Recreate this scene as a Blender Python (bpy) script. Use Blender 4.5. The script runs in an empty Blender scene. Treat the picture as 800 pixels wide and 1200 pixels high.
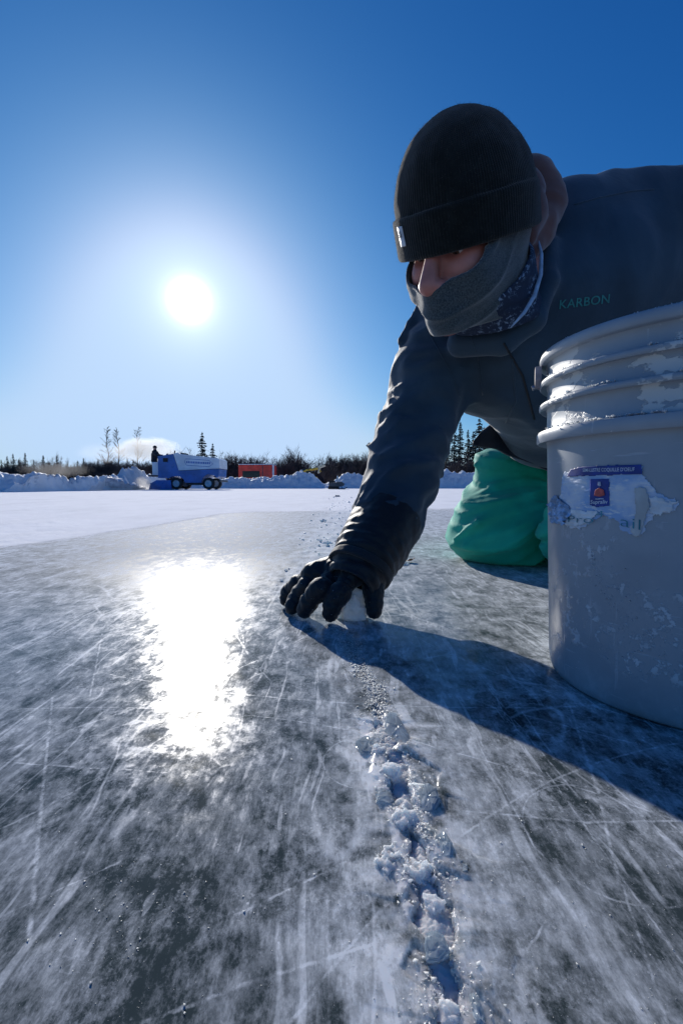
import bpy, bmesh, math, random
import numpy as np
from mathutils import Vector, Matrix
from mathutils.bvhtree import BVHTree
random.seed(7); rng = np.random.default_rng(7)
R = math.radians
C = bpy.context.scene.collection
sc = bpy.context.scene

# ------------------------------------------------------------------ camera
H = 0.225
FPX = 533.33
PITCH = math.atan(31 / FPX)
cam_d = bpy.data.cameras.new('camera'); cam = bpy.data.objects.new('camera', cam_d); C.objects.link(cam)
cam.location = (0, 0, H); cam.rotation_euler = (math.pi / 2 - PITCH, 0, 0)
cam_d.sensor_width = 36; cam_d.lens = 16; cam_d.clip_start = 0.01; cam_d.clip_end = 6000
sc.camera = cam

# ------------------------------------------------------------------ sky and sun
SUN_AZ = R(-18.05); SUN_EL = R(20.6)
SDIR = Vector((math.sin(SUN_AZ) * math.cos(SUN_EL), math.cos(SUN_AZ) * math.cos(SUN_EL), math.sin(SUN_EL)))
w = bpy.data.worlds.new('World'); sc.world = w; w.use_nodes = True
nt = w.node_tree; nt.nodes.clear()
def N(t, kind, **kw):
    n = t.nodes.new(kind)
    for k, v in kw.items(): setattr(n, k, v)
    return n
out = N(nt, 'ShaderNodeOutputWorld'); bg = N(nt, 'ShaderNodeBackground')
sky = N(nt, 'ShaderNodeTexSky'); sky.sky_type = 'NISHITA'; sky.sun_disc = False
sky.sun_elevation = SUN_EL; sky.sun_rotation = SUN_AZ; sky.air_density = 1.0; sky.dust_density = 0.6; sky.ozone_density = 2.5
bg.inputs['Strength'].default_value = 0.085
# the sun's disc and the glow of frost crystals in the air around it
tc = N(nt, 'ShaderNodeTexCoord'); nrm = N(nt, 'ShaderNodeVectorMath', operation='NORMALIZE')
dt = N(nt, 'ShaderNodeVectorMath', operation='DOT_PRODUCT'); dt.inputs[1].default_value = SDIR
nt.links.new(tc.outputs['Generated'], nrm.inputs[0]); nt.links.new(nrm.outputs[0], dt.inputs[0])
ac = N(nt, 'ShaderNodeMath', operation='ARCCOSINE'); nt.links.new(dt.outputs['Value'], ac.inputs[0])
def wm_(op, a, b=None):
    n = N(nt, 'ShaderNodeMath', operation=op)
    for i, x in enumerate((a, b)):
        if x is None: continue
        if isinstance(x, (int, float)): n.inputs[i].default_value = x
        else: nt.links.new(x, n.inputs[i])
    return n.outputs[0]
def lobe(width, amp, p=2.0):
    q = wm_('POWER', wm_('DIVIDE', ac.outputs[0], width), p)
    return wm_('MULTIPLY', wm_('EXPONENT', wm_('MULTIPLY', q, -1.0)), amp)
glow = wm_('ADD', wm_('ADD', lobe(R(.42), 620.0, 1.0), lobe(R(2.3), 9.0, 1.0)), lobe(R(7), 1.3, 1.0))
gcol = N(nt, 'ShaderNodeVectorMath', operation='SCALE'); gcol.inputs[0].default_value = (0.96, 0.98, 1.0)
nt.links.new(glow, gcol.inputs['Scale'])
# the deep, clear winter blue: each channel of the sky model gets its own contrast
sp_ = N(nt, 'ShaderNodeSeparateXYZ'); nt.links.new(sky.outputs[0], sp_.inputs[0]); cb_ = N(nt, 'ShaderNodeCombineXYZ')
for i_, (am, ex) in enumerate(((8.4, 1.74), (3.98, 1.13), (3.5, 0.85))):
    q_ = N(nt, 'ShaderNodeMath', operation='SMOOTH_MIN'); nt.links.new(wm_('MULTIPLY', sp_.outputs[i_], 0.02), q_.inputs[0]); q_.inputs[1].default_value = (.200, .215, .222)[i_]; q_.inputs[2].default_value = .06
    v_ = wm_('MULTIPLY', wm_('POWER', q_.outputs[0], ex), am / 0.085); nt.links.new(v_, cb_.inputs[i_])
addn = N(nt, 'ShaderNodeVectorMath', operation='ADD')
nt.links.new(cb_.outputs[0], addn.inputs[0]); nt.links.new(gcol.outputs[0], addn.inputs[1])
nt.links.new(addn.outputs[0], bg.inputs['Color']); nt.links.new(bg.outputs[0], out.inputs['Surface'])

sl = bpy.data.lights.new('sun', 'SUN'); sl.energy = 4.6; sl.angle = R(0.53); sl.color = (1.0, 0.95, 0.88)
so = bpy.data.objects.new('sun', sl); C.objects.link(so); so.rotation_euler = (-SDIR).to_track_quat('-Z', 'Y').to_euler()

sc.view_settings.view_transform = 'Standard'; sc.view_settings.look = 'None'; sc.view_settings.gamma = 1
sc.view_settings.use_curve_mapping = False
sc.view_settings.exposure = 0.0
sc.cycles.caustics_reflective = False; sc.cycles.caustics_refractive = False
sc.cycles.volume_step_rate = 3.0; sc.cycles.max_bounces = 7; sc.cycles.diffuse_bounces = 3; sc.cycles.glossy_bounces = 3

# ------------------------------------------------------------------ helpers
SP, CP = math.sin(PITCH), math.cos(PITCH)
def ray(px, py):
    xc = (px - 400) / FPX; yc = (600 - py) / FPX
    return Vector((xc, CP + SP * yc, -SP + CP * yc))
def P(px, py, Y):
    r = ray(px, py); return Vector((0, 0, H)) + r * (Y / r.y)
def PZ(px, py, z=0.0):
    r = ray(px, py); return Vector((0, 0, H)) + r * ((z - H) / r.z)
def world_of(o):
    m = o.matrix_basis.copy()
    if o.parent: m = world_of(o.parent) @ o.matrix_parent_inverse @ m
    return m
def put(o, parent):
    if parent is not None:
        o.parent = parent; o.matrix_parent_inverse = world_of(parent).inverted()
def tag(o, label=None, cat=None, group=None, kind=None):
    if label: o['label'] = label
    if cat: o['category'] = cat
    if group: o['group'] = group
    if kind: o['kind'] = kind
    return o
def thing(name, loc, label, cat, group=None, rz=0):
    o = bpy.data.objects.new(name, None); C.objects.link(o); o.location = loc; o.rotation_euler = (0, 0, rz)
    o.empty_display_size = 0.05
    return tag(o, label, cat, group)
def mesh_obj(name, V, F, mat=None, parent=None, smooth=True, matrix=None):
    me = bpy.data.meshes.new(name)
    V = np.asarray(V, dtype=np.float32).reshape(-1, 3)
    if isinstance(F, np.ndarray):
        k = F.shape[1]
        me.vertices.add(len(V)); me.vertices.foreach_set('co', V.ravel())
        me.loops.add(F.size); me.loops.foreach_set('vertex_index', F.ravel().astype(np.int32))
        me.polygons.add(len(F)); me.polygons.foreach_set('loop_start', (np.arange(len(F)) * k).astype(np.int32))
        me.polygons.foreach_set('loop_total', np.full(len(F), k, dtype=np.int32))
        me.update(calc_edges=True)
    else:
        me.from_pydata([tuple(v) for v in V], [], F); me.update()
    if smooth: me.polygons.foreach_set('use_smooth', np.ones(len(me.polygons), dtype=bool))
    if mat is not None:
        for m in (mat if isinstance(mat, (list, tuple)) else [mat]): me.materials.append(m)
    o = bpy.data.objects.new(name, me); C.objects.link(o)
    if matrix is not None: o.matrix_basis = matrix
    put(o, parent)
    return o
class MB:
    def __init__(s): s.v = []; s.f = []
    def add(s, V, F):
        n = len(s.v); s.v += [tuple(v) for v in V]; s.f += [tuple(i + n for i in f) for f in F]; return s
    def box(s, x0, x1, y0, y1, z0, z1, M=None, bev=0.0):
        bm = bmesh.new(); bmesh.ops.create_cube(bm, size=1)
        for v in bm.verts: v.co = Vector(((x0 + x1) / 2 + v.co.x * (x1 - x0), (y0 + y1) / 2 + v.co.y * (y1 - y0), (z0 + z1) / 2 + v.co.z * (z1 - z0)))
        if bev > 0: bmesh.ops.bevel(bm, geom=bm.edges[:], offset=bev, segments=2, profile=.5, affect='EDGES')
        return s.bm(bm, M)
    def bm(s, bm, M=None):
        bm.verts.index_update()
        s.add([(M @ v.co if M else v.co) for v in bm.verts], [[v.index for v in f.verts] for f in bm.faces]); bm.free(); return s
    def tube(s, pts, rads, n=8, caps=True):
        pts = [Vector(p) for p in pts]
        if isinstance(rads, (int, float)): rads = [rads] * len(pts)
        V = []; F = []; prev = None
        for i, p in enumerate(pts):
            d = (pts[min(i + 1, len(pts) - 1)] - pts[max(i - 1, 0)]).normalized()
            if prev is None:
                a = d.cross(Vector((0, 0, 1)))
                if a.length < .01: a = d.cross(Vector((1, 0, 0)))
            else: a = prev - d * prev.dot(d)
            a.normalize(); prev = a; b = d.cross(a)
            for k in range(n):
                t = 2 * math.pi * k / n; V.append(p + (a * math.cos(t) + b * math.sin(t)) * rads[i])
        for i in range(len(pts) - 1):
            for k in range(n):
                F.append((i * n + k, i * n + (k + 1) % n, (i + 1) * n + (k + 1) % n, (i + 1) * n + k))
        if caps: F.append(tuple(range(n))[::-1]); F.append(tuple((len(pts) - 1) * n + k for k in range(n)))
        return s.add(V, F)
    def lathe(s, prof, n=48, M=None, close=False):
        V = []; F = []
        for (r, z) in prof:
            for k in range(n):
                t = 2 * math.pi * k / n; V.append(Vector((r * math.cos(t), r * math.sin(t), z)))
        for i in range(len(prof) - 1):
            for k in range(n): F.append((i * n + k, i * n + (k + 1) % n, (i + 1) * n + (k + 1) % n, (i + 1) * n + k))
        if close: F.append(tuple(range(n))[::-1]); F.append(tuple((len(prof) - 1) * n + k for k in range(n)))
        return s.add([(M @ v if M else v) for v in V], F)
    def prism(s, poly, y0, y1, M=None):  # polygon in x,z extruded along y
        n = len(poly); V = [Vector((x, y0, z)) for x, z in poly] + [Vector((x, y1, z)) for x, z in poly]
        F = [tuple(range(n)), tuple(range(2 * n - 1, n - 1, -1))] + [(i, i + n, (i + 1) % n + n, (i + 1) % n) for i in range(n)]
        return s.add([(M @ v if M else v) for v in V], F)
    def build(s, name, mat, parent=None, smooth=False, matrix=None):
        o = mesh_obj(name, s.v, s.f, mat, parent, smooth, matrix)
        bm = bmesh.new(); bm.from_mesh(o.data); bmesh.ops.recalc_face_normals(bm, faces=bm.faces[:]); bm.to_mesh(o.data); bm.free()
        return o

# materials ---------------------------------------------------------
class NT:
    def __init__(s, m): s.t = m.node_tree
    def n(s, kind, ins=None, **kw):
        n = N(s.t, kind, **kw)
        if ins:
            for k, v in ins.items():
                if isinstance(v, bpy.types.NodeSocket): s.t.links.new(v, n.inputs[k])
                else: n.inputs[k].default_value = v
        return n
    def m(s, op, a, b=0.0, c=0.0, clamp=False):
        n = N(s.t, 'ShaderNodeMath', operation=op); n.use_clamp = clamp
        for i, x in enumerate((a, b, c)):
            if isinstance(x, bpy.types.NodeSocket): s.t.links.new(x, n.inputs[i])
            else: n.inputs[i].default_value = x
        return n.outputs[0]
    def ss(s, x, lo, hi, a=0.0, b=1.0):
        n = N(s.t, 'ShaderNodeMapRange', interpolation_type='SMOOTHSTEP')
        s.t.links.new(x, n.inputs[0])
        for i, v in enumerate((lo, hi, a, b)): n.inputs[i + 1].default_value = v
        return n.outputs[0]
    def map(s, vec, scale=(1, 1, 1), rot=(0, 0, 0), loc=(0, 0, 0)):
        return s.n('ShaderNodeMapping', {'Vector': vec, 'Scale': scale, 'Rotation': rot, 'Location': loc}).outputs[0]
    def noise(s, vec, scale, detail=4, rough=.55, dist=0.0):
        n = s.n('ShaderNodeTexNoise', {'Vector': vec, 'Scale': scale, 'Detail': detail, 'Roughness': rough, 'Distortion': dist}); return n.outputs[0]
    def mix(s, f, a, b):
        n = N(s.t, 'ShaderNodeMix', data_type='RGBA')
        for i, v in ((0, f), (6, a), (7, b)):
            if isinstance(v, bpy.types.NodeSocket): s.t.links.new(v, n.inputs[i])
            else: n.inputs[i].default_value = v if i == 0 else (*v, 1)
        return n.outputs[2]
    def bump(s, h, strength, dist, normal=None):
        i = {'Height': h, 'Strength': strength, 'Distance': dist}
        if normal is not None: i['Normal'] = normal
        return s.n('ShaderNodeBump', i).outputs[0]
def new_mat(name):
    m = bpy.data.materials.new(name); m.use_nodes = True; m.node_tree.nodes.clear()
    g = NT(m); b = g.n('ShaderNodeBsdfPrincipled'); o = g.n('ShaderNodeOutputMaterial', {'Surface': b.outputs[0]})
    return m, g, b, o
def L(g, a, b): g.t.links.new(a, b)
def pmat(name, col, rough=.6, var=.15, vs=8.0, bump=0.0, bs=60.0, bd=.001, metal=0.0, spec=.5, sheen=0.0, col2=None, trans=0.0, sss=0.0, coat=0.0):
    m, g, b, o = new_mat(name)
    tcn = g.n('ShaderNodeTexCoord').outputs['Object']
    n = g.noise(tcn, vs, 5)
    c2 = col2 if col2 else tuple(min(1, c * (1 + 2.2 * var)) for c in col)
    c1 = tuple(c * (1 - var) for c in col)
    L(g, g.mix(g.ss(n, .35, .68), c1, c2), b.inputs['Base Color'])
    L(g, g.ss(g.noise(tcn, vs * 2.3, 3), .3, .7, max(0, rough - .08), min(1, rough + .08)), b.inputs['Roughness'])
    b.inputs['Metallic'].default_value = metal; b.inputs['Specular IOR Level'].default_value = spec
    b.inputs['Sheen Weight'].default_value = sheen; b.inputs['Sheen Roughness'].default_value = .4
    b.inputs['Transmission Weight'].default_value = trans; b.inputs['Coat Weight'].default_value = coat
    if sss > 0:
        b.inputs['Subsurface Weight'].default_value = sss; b.inputs['Subsurface Scale'].default_value = .01
    if bump > 0: L(g, g.bump(g.noise(tcn, bs, 4), bump, bd), b.inputs['Normal'])
    return m

def translucent(m, f, col=(.85, .9, .95)):
    g = NT(m); pr = m.node_tree.nodes['Principled BSDF']; ou = [n for n in m.node_tree.nodes if n.type == 'OUTPUT_MATERIAL'][0]
    t_ = g.n('ShaderNodeBsdfTranslucent', {'Color': (*col, 1)}); mx = g.n('ShaderNodeMixShader', {0: f, 1: pr.outputs[0], 2: t_.outputs[0]}); L(g, mx.outputs[0], ou.inputs['Surface'])
# numpy noise -------------------------------------------------------
_perm = rng.permutation(256).astype(np.int64); _perm = np.concatenate([_perm, _perm, _perm])
_gr = rng.normal(size=(256, 3)); _gr /= np.linalg.norm(_gr, axis=1)[:, None]; _gr = _gr.astype(np.float32)
def perlin(p):
    p = np.asarray(p, dtype=np.float32); i = np.floor(p).astype(np.int64); f = p - i; i &= 255
    u = f * f * f * (f * (f * 6 - 15) + 10); r = 0
    for dx in (0, 1):
        a = _perm[i[:, 0] + dx]; wx = u[:, 0] if dx else 1 - u[:, 0]
        for dy in (0, 1):
            b = _perm[a + i[:, 1] + dy]; wy = u[:, 1] if dy else 1 - u[:, 1]
            for dz in (0, 1):
                h = _perm[b + i[:, 2] + dz] & 255; wz = u[:, 2] if dz else 1 - u[:, 2]
                g = _gr[h]
                r = r + wx * wy * wz * (g[:, 0] * (f[:, 0] - dx) + g[:, 1] * (f[:, 1] - dy) + g[:, 2] * (f[:, 2] - dz))
    return r * 1.6
def fbm(p, o=4, l=2.1, g=.5):
    r = 0; a = 1.0
    for k in range(o): r = r + a * perlin(p * (l ** k) + 17.3 * k); a *= g
    return r
# signed distance modelling ----------------------------------------
def V3(v): return np.array(v, dtype=np.float32)
def cap(p, a, b, ra, rb=None):
    rb = ra if rb is None else rb; a = V3(a); b = V3(b); ba = b - a
    t = np.clip(((p - a) @ ba) / max(1e-9, ba @ ba), 0, 1)
    return np.linalg.norm(p - a - t[:, None] * ba, axis=1) - (ra + (rb - ra) * t)
def chain(p, pts, rads, k=.02):
    d = None
    for i in range(len(pts) - 1):
        e = cap(p, pts[i], pts[i + 1], rads[i], rads[i + 1]); d = e if d is None else smin(d, e, k)
    return d
def ell(p, c, r, M=None):
    q = p - V3(c)
    if M is not None: q = q @ np.array(M, dtype=np.float32)     # columns of M are the axes
    r = V3(r); k0 = np.linalg.norm(q / r, axis=1); k1 = np.linalg.norm(q / (r * r), axis=1) + 1e-9
    return k0 * (k0 - 1) / k1
def smin(a, b, k):
    h = np.clip(.5 + .5 * (b - a) / k, 0, 1); return b + (a - b) * h - k * h * (1 - h)
def smax(a, b, k): return -smin(-a, -b, k)
def nets(f, lo, hi, h, slack=.012):
    B = 8; lo = np.array(lo, dtype=np.float64); n = np.ceil((np.array(hi) - lo) / h / B).astype(int) * B
    nb = n // B
    bc = np.stack(np.meshgrid(*[np.arange(k) for k in nb], indexing='ij'), -1).reshape(-1, 3)
    cen = (lo + (bc * B + B / 2) * h).astype(np.float32)
    d = f(cen); near = np.abs(d) < B * h * .87 * 1.35 + slack
    g = np.repeat(np.repeat(np.repeat(np.where(d.reshape(nb) < 0, -1., 1.).astype(np.float32), B, 0), B, 1), B, 2)
    loc = np.stack(np.meshgrid(*[np.arange(B)] * 3, indexing='ij'), -1).reshape(-1, 3)
    nbk = bc[near]
    for s in range(0, len(nbk), 400):
        idx = (nbk[s:s + 400, None, :] * B + loc[None]).reshape(-1, 3)
        g[idx[:, 0], idx[:, 1], idx[:, 2]] = f((lo + idx * h).astype(np.float32))
    ins = g < 0
    n0, n1, n2 = g.shape
    cnt = np.zeros((n0 - 1, n1 - 1, n2 - 1), dtype=np.int8)
    for dx in (0, 1):
        for dy in (0, 1):
            for dz in (0, 1): cnt += ins[dx:n0 - 1 + dx, dy:n1 - 1 + dy, dz:n2 - 1 + dz]
    cells = np.argwhere((cnt > 0) & (cnt < 8)); ids = -np.ones(cnt.shape, dtype=np.int64); ids[tuple(cells.T)] = np.arange(len(cells))
    acc = np.zeros((len(cells), 3)); num = np.zeros(len(cells))
    cor = [(0, 0, 0), (1, 0, 0), (0, 1, 0), (1, 1, 0), (0, 0, 1), (1, 0, 1), (0, 1, 1), (1, 1, 1)]
    vals = [g[tuple((cells + c).T)] for c in cor]
    for a in range(8):
        for b in range(a + 1, 8):
            df = np.array(cor[b]) - np.array(cor[a])
            if np.abs(df).sum() != 1: continue
            va, vb = vals[a], vals[b]; m = (va < 0) != (vb < 0)
            t = va[m] / (va[m] - vb[m]); acc[m] += np.array(cor[a]) + t[:, None] * df; num[m] += 1
    V = lo + (cells + acc / num[:, None]) * h
    F = []
    for ax in range(3):
        sl1 = [slice(None)] * 3; sl2 = [slice(None)] * 3; sl1[ax] = slice(0, -1); sl2[ax] = slice(1, None)
        A = ins[tuple(sl1)]; Bm = ins[tuple(sl2)]
        e = np.argwhere(A != Bm); o1, o2 = [(1, 2), (2, 0), (0, 1)][ax]
        e = e[(e[:, o1] > 0) & (e[:, o2] > 0) & (e[:, o1] < g.shape[o1] - 1) & (e[:, o2] < g.shape[o2] - 1)]
        fl = A[tuple(e.T)]
        def cid(da, db):
            q = e.copy(); q[:, o1] -= da; q[:, o2] -= db; return ids[tuple(q.T)]
        q = np.stack([cid(1, 1), cid(0, 1), cid(0, 0), cid(1, 0)], 1)
        q[~fl] = q[~fl][:, ::-1]; F.append(q)
    F = np.concatenate(F); F = F[(F >= 0).all(1)]
    return V, F
def sdf_obj(name, f, lo, hi, h, mat, parent=None, matrix=None, slack=.012):
    V, F = nets(f, lo, hi, h, slack); return mesh_obj(name, V, F, mat, parent, True, matrix)
def bvh_of(o):
    me = o.data; M = world_of(o)
    return BVHTree.FromPolygons([M @ v.co for v in me.vertices], [tuple(p.vertices) for p in me.polygons])
def text_mesh(body, size, shear=0.0, bold=0.0, spacing=1.0):
    cu = bpy.data.curves.new('lettering', 'FONT'); cu.body = body; cu.size = size; cu.shear = shear; cu.offset = bold
    cu.align_x = 'CENTER'; cu.align_y = 'CENTER'; cu.space_character = spacing; cu.resolution_u = 4
    o = bpy.data.objects.new('lettering', cu); C.objects.link(o)
    bpy.context.view_layer.update()
    me = bpy.data.meshes.new_from_object(o.evaluated_get(bpy.context.evaluated_depsgraph_get()))
    bpy.data.objects.remove(o); bpy.data.curves.remove(cu)
    bm = bmesh.new(); bm.from_mesh(me); bmesh.ops.triangulate(bm, faces=bm.faces[:])
    V = [v.co.copy() for v in bm.verts]; F = [tuple(v.index for v in f.verts) for f in bm.faces]; bm.free(); bpy.data.meshes.remove(me)
    return V, F
# ------------------------------------------------------------------ the ice
def px_line(pts): return [PZ(a, b, 0) for a, b in pts]
CR = px_line([(398, 735), (420, 775), (440, 815), (449, 855), (462, 890), (470, 930), (484, 980), (503, 1040), (512, 1100), (528, 1200)])
cr_y = np.array([p.y for p in CR][::-1]); cr_x = np.array([p.x for p in CR][::-1])
def crack_x(y): return np.interp(y, cr_y, cr_x)
SB = px_line([(-40, 655), (0, 645), (120, 628), (260, 603), (300, 600), (420, 598)])
sb_y = np.array([p.y for p in SB]); sb_x = np.array([p.x for p in SB])
def hash2(i, j, s):
    v = np.sin(i * 127.1 + j * 311.7 + s * 74.7) * 43758.5453; return v - np.floor(v)
def vor2(x, y, sc_, s):
    x = x * sc_; y = y * sc_; ix = np.floor(x); iy = np.floor(y); best = np.full(x.shape, 9e9); b2 = best.copy(); ci = np.zeros(x.shape); cj = np.zeros(x.shape)
    for dx in (-1, 0, 1):
        for dy in (-1, 0, 1):
            cx = ix + dx; cy = iy + dy
            d = np.hypot(cx + hash2(cx, cy, s) - x, cy + hash2(cx, cy, s + 1) - y)
            m = d < best; b2 = np.where(m, best, np.minimum(b2, d)); ci = np.where(m, cx, ci); cj = np.where(m, cy, cj); best = np.where(m, d, best)
    return ci, cj, best, b2 - best
def sst(x, a, b):
    t = np.clip((x - a) / (b - a), 0, 1); return t * t * (3 - 2 * t)
def ice_height(x, y):
    r = np.hypot(x, y)
    p = np.stack([x, y, np.zeros_like(x)], 1)
    near = 1 - sst(r, 2.0, 6.0)
    z = near * (.0005 * fbm(p * 7, 3) + .00018 * fbm(p * 38, 2))
    yc = np.clip(y, -.3, .75)
    jag = .0045 * fbm(np.stack([x * 20, y * 55, x * 0], 1), 3)
    d = x - crack_x(np.clip(y, .1, .75)) + jag
    on = 1 - .75 * sst(y, .40, .50) - .25 * sst(y, .62, .72)
    open_ = (1 - sst(y, .38, .43)) * sst(y, -.25, -.1) * (.25 + .75 * sst(np.sin(y * 47 + .6) + .6 * np.sin(y * 113), -.2, .5))
    wv = .0055 + .0035 * np.sin(y * 61) + .002 * np.sin(y * 143 + 1)
    ad = np.abs(d)
    ci, cj, _, _ = vor2(x + .3 * y, y, 34, 3)
    tilt = (hash2(ci, cj, 5) - .35) * .0009 + ((x * 34 - ci) - .5) * (hash2(ci, cj, 6) - .5) * .0016
    ci2, cj2, _, _ = vor2(x, y * .6, 95, 8)
    tilt2 = (hash2(ci2, cj2, 9) - .5) * .0010
    fall = np.exp(-(ad / .026) ** 2) * on
    z = z + fall * (1 - sst(y, .38, .46)) * (tilt + .0010) + np.exp(-(ad / .016) ** 2) * on * (tilt2 + .0012 * fbm(p * 160, 2))
    z = z - .02 * open_ * (1 - sst(ad, wv - .0022, wv + .0008)) - .004 * on * (1 - open_) * np.exp(-(ad / .004) ** 2)
    # the packed wheel-and-skate rut running on from the hand to the bank
    px_ = np.interp(y, [.7, 1.3, 2, 4.5, 12], [-.01, -.03, -.03, .1, .5]); dd = np.abs(x - px_) / (.06 + .035 * y)
    z = z + np.exp(-dd ** 2) * sst(y, .7, 1.0) * (1 - sst(y, 8, 14)) * .007 * np.clip(fbm(p * 16, 3), -.2, 1)
    snow = snow_mask(x, y)
    z = z + snow * (.003 * fbm(p * 2.0, 3) + .002 * fbm(p * 14, 2)) * (1 - sst(r, 12, 30))
    return z, fall, snow, np.exp(-dd ** 2) * sst(y, .75, 1.1) * (1 - sst(y, 10, 16)), np.exp(-(d / .055) ** 2) * on
def snow_mask(x, y):
    q = np.stack([x * 2.2, y * .9, np.zeros_like(x)], 1)
    n = fbm(q, 3) * .12
    xb = np.interp(y, sb_y, sb_x)
    left = sst(-(x - xb) + n * .8, -.02, .10) * sst(y, 1.0, 1.5)
    far = sst(y + n * 4, 3.7, 4.8)
    return np.maximum(left, far)
r1 = np.exp(np.linspace(math.log(.03), math.log(.16), 25))[:-1]
r2 = np.exp(np.linspace(math.log(.16), math.log(1.15), 520))[:-1]
r3 = np.exp(np.linspace(math.log(1.15), math.log(40), 230))[:-1]
r4 = np.exp(np.linspace(math.log(40), math.log(3200), 40))
rr = np.concatenate([r1, r2, r3, r4])
aa = np.concatenate([np.linspace(R(-62), R(62), 620)[:-1], np.linspace(R(62), R(298), 120)[:-1]])
AA, RR = np.meshgrid(aa, rr); gx = (np.sin(AA) * RR).ravel(); gy = (np.cos(AA) * RR).ravel()
gz, g_fall, g_snow, g_rut, g_rub = ice_height(gx, gy)
nr, na = len(rr), len(aa)
ii, jj = np.meshgrid(np.arange(nr - 1), np.arange(na), indexing='ij'); j2 = (jj + 1) % na
F = np.stack([ii * na + jj, ii * na + j2, (ii + 1) * na + j2, (ii + 1) * na + jj], -1).reshape(-1, 4)[:, ::-1]
Vg = np.stack([gx, gy, gz], 1); Vg = np.concatenate([Vg, [[0, 0, 0]]])
m, g, b, o_ = new_mat('scratched lake ice')
T = g.n('ShaderNodeTexCoord').outputs['Object']
at = lambda nm: g.n('ShaderNodeAttribute', attribute_name=nm).outputs['Fac']
snow, rut, rub, fall = at('snow'), at('rut'), at('rubble'), at('fall')
warp = g.n('ShaderNodeTexNoise', {'Vector': T, 'Scale': 3.0, 'Detail': 3}).outputs['Color']
wv = g.n('ShaderNodeVectorMath', {0: warp, 1: (.5, .5, .5)}, operation='SUBTRACT').outputs[0]
def warped(amt):
    s_ = N(g.t, 'ShaderNodeVectorMath', operation='SCALE'); L(g, wv, s_.inputs[0]); s_.inputs['Scale'].default_value = amt
    return g.n('ShaderNodeVectorMath', {0: T, 1: s_.outputs[0]}, operation='ADD').outputs[0]
W1 = warped(.10); W2 = warped(.03); fw_ = g.n('ShaderNodeVectorMath', {0: g.n('ShaderNodeTexNoise', {'Vector': T, 'Scale': 110.0, 'Detail': 4, 'Roughness': .7}).outputs['Color'], 1: (.5, .5, .5)}, operation='SUBTRACT').outputs[0]
fs_ = N(g.t, 'ShaderNodeVectorMath', operation='SCALE'); L(g, fw_, fs_.inputs[0]); fs_.inputs['Scale'].default_value = .0035
W0 = g.n('ShaderNodeVectorMath', {0: T, 1: fs_.outputs[0]}, operation='ADD').outputs[0]
cloud = g.ss(g.noise(g.map(W1, (1, .6, 1)), 14, 7, .68), .40, .64)
#streak = g.ss(g.noise(g.map(W2, (1, .24, 1), (0, 0, R(7))), 58, 6, .68), .44, .72)
brush = g.ss(g.noise(g.map(W1, (1, .17, 1), (0, 0, R(30))), 120, 5, .7), .44, .70)
#brush2 = g.ss(g.noise(g.map(W1, (1, .14, 1), (0, 0, R(-52))), 190, 4, .7), .48, .74)
grain = g.noise(T, 700, 3, .7)
#patch = g.ss(g.noise(W1, 5.5, 4, .55), .38, .62)
# fine scores left by blades, at several headings
fine = None
for i_, (ang, sc_, st, lo_, hi_) in enumerate(((8, 70, .018, .66, .76), (-33, 85, .014, .67, .77), (61, 60, .012, .67, .77), (-71, 46, .010, .66, .69), (27, 120, .02, .67, .71), (84, 95, .012, .67, .70))):
    v = g.map(W1 if i_ % 2 else W2, (1, st, 1), (0, 0, R(ang)), (3.1 * i_, 1.7 * i_, 0))
    f_ = g.ss(g.noise(v, sc_, 2, .5), lo_, hi_)
    fine = f_ if fine is None else g.m('MAXIMUM', fine, f_)
vc = g.n('ShaderNodeTexVoronoi', {'Vector': W1, 'Scale': 4.2, 'Randomness': 1.0}, feature='DISTANCE_TO_EDGE').outputs['Distance']
vcr = g.m('MULTIPLY', g.ss(vc, .0, .016, 1, 0), g.ss(g.noise(T, 3.3, 2), .48, .60))
lines = None
LS = [((62, 818), (50, 930), .0011), ((50, 930), (34, 1110), .0012), ((0, 893), (195, 906), .0007), ((165, 1200), (290, 1152), .0009), ((290, 1152), (436, 1107), .0010),
      ((800, 962), (690, 964), .0010), ((690, 964), (545, 950), .0009), ((668, 828), (702, 935), .0011), ((702, 935), (716, 1000), .0010), ((716, 1000), (782, 1200), .0007),
      ((95, 748), (180, 737), .0012), ((180, 737), (268, 704), .0014), ((246, 694), (292, 768), .0015), ((615, 838), (745, 872), .0012), ((560, 792), (700, 962), .0008),
      ((272, 1075), (405, 1010), .0008), ((0, 1075), (140, 1010), .0006), ((120, 742), (106, 815), .001), ((560, 1200), (640, 1080), .0006), ((640, 905), (800, 1130), .0006)]
for (a_, c_, wd) in LS:
    A_ = PZ(*a_, 0); B_ = PZ(*c_, 0); ba = B_ - A_
    pa = g.n('ShaderNodeVectorMath', {0: W0, 1: A_}, operation='SUBTRACT').outputs[0]
    dot = g.n('ShaderNodeVectorMath', {0: pa, 1: ba / ba.length_squared}, operation='DOT_PRODUCT').outputs['Value']
    hcl = g.m('MULTIPLY', dot, 1.0, clamp=True)
    s_ = N(g.t, 'ShaderNodeVectorMath', operation='SCALE'); s_.inputs[0].default_value = ba; L(g, hcl, s_.inputs['Scale'])
    dd_ = g.n('ShaderNodeVectorMath', {0: pa, 1: s_.outputs[0]}, operation='DISTANCE').outputs['Value']
    l_ = g.ss(dd_, wd * .3, wd * 1.6, 1, 0)
    lines = l_ if lines is None else g.m('MAXIMUM', lines, l_)
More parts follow.
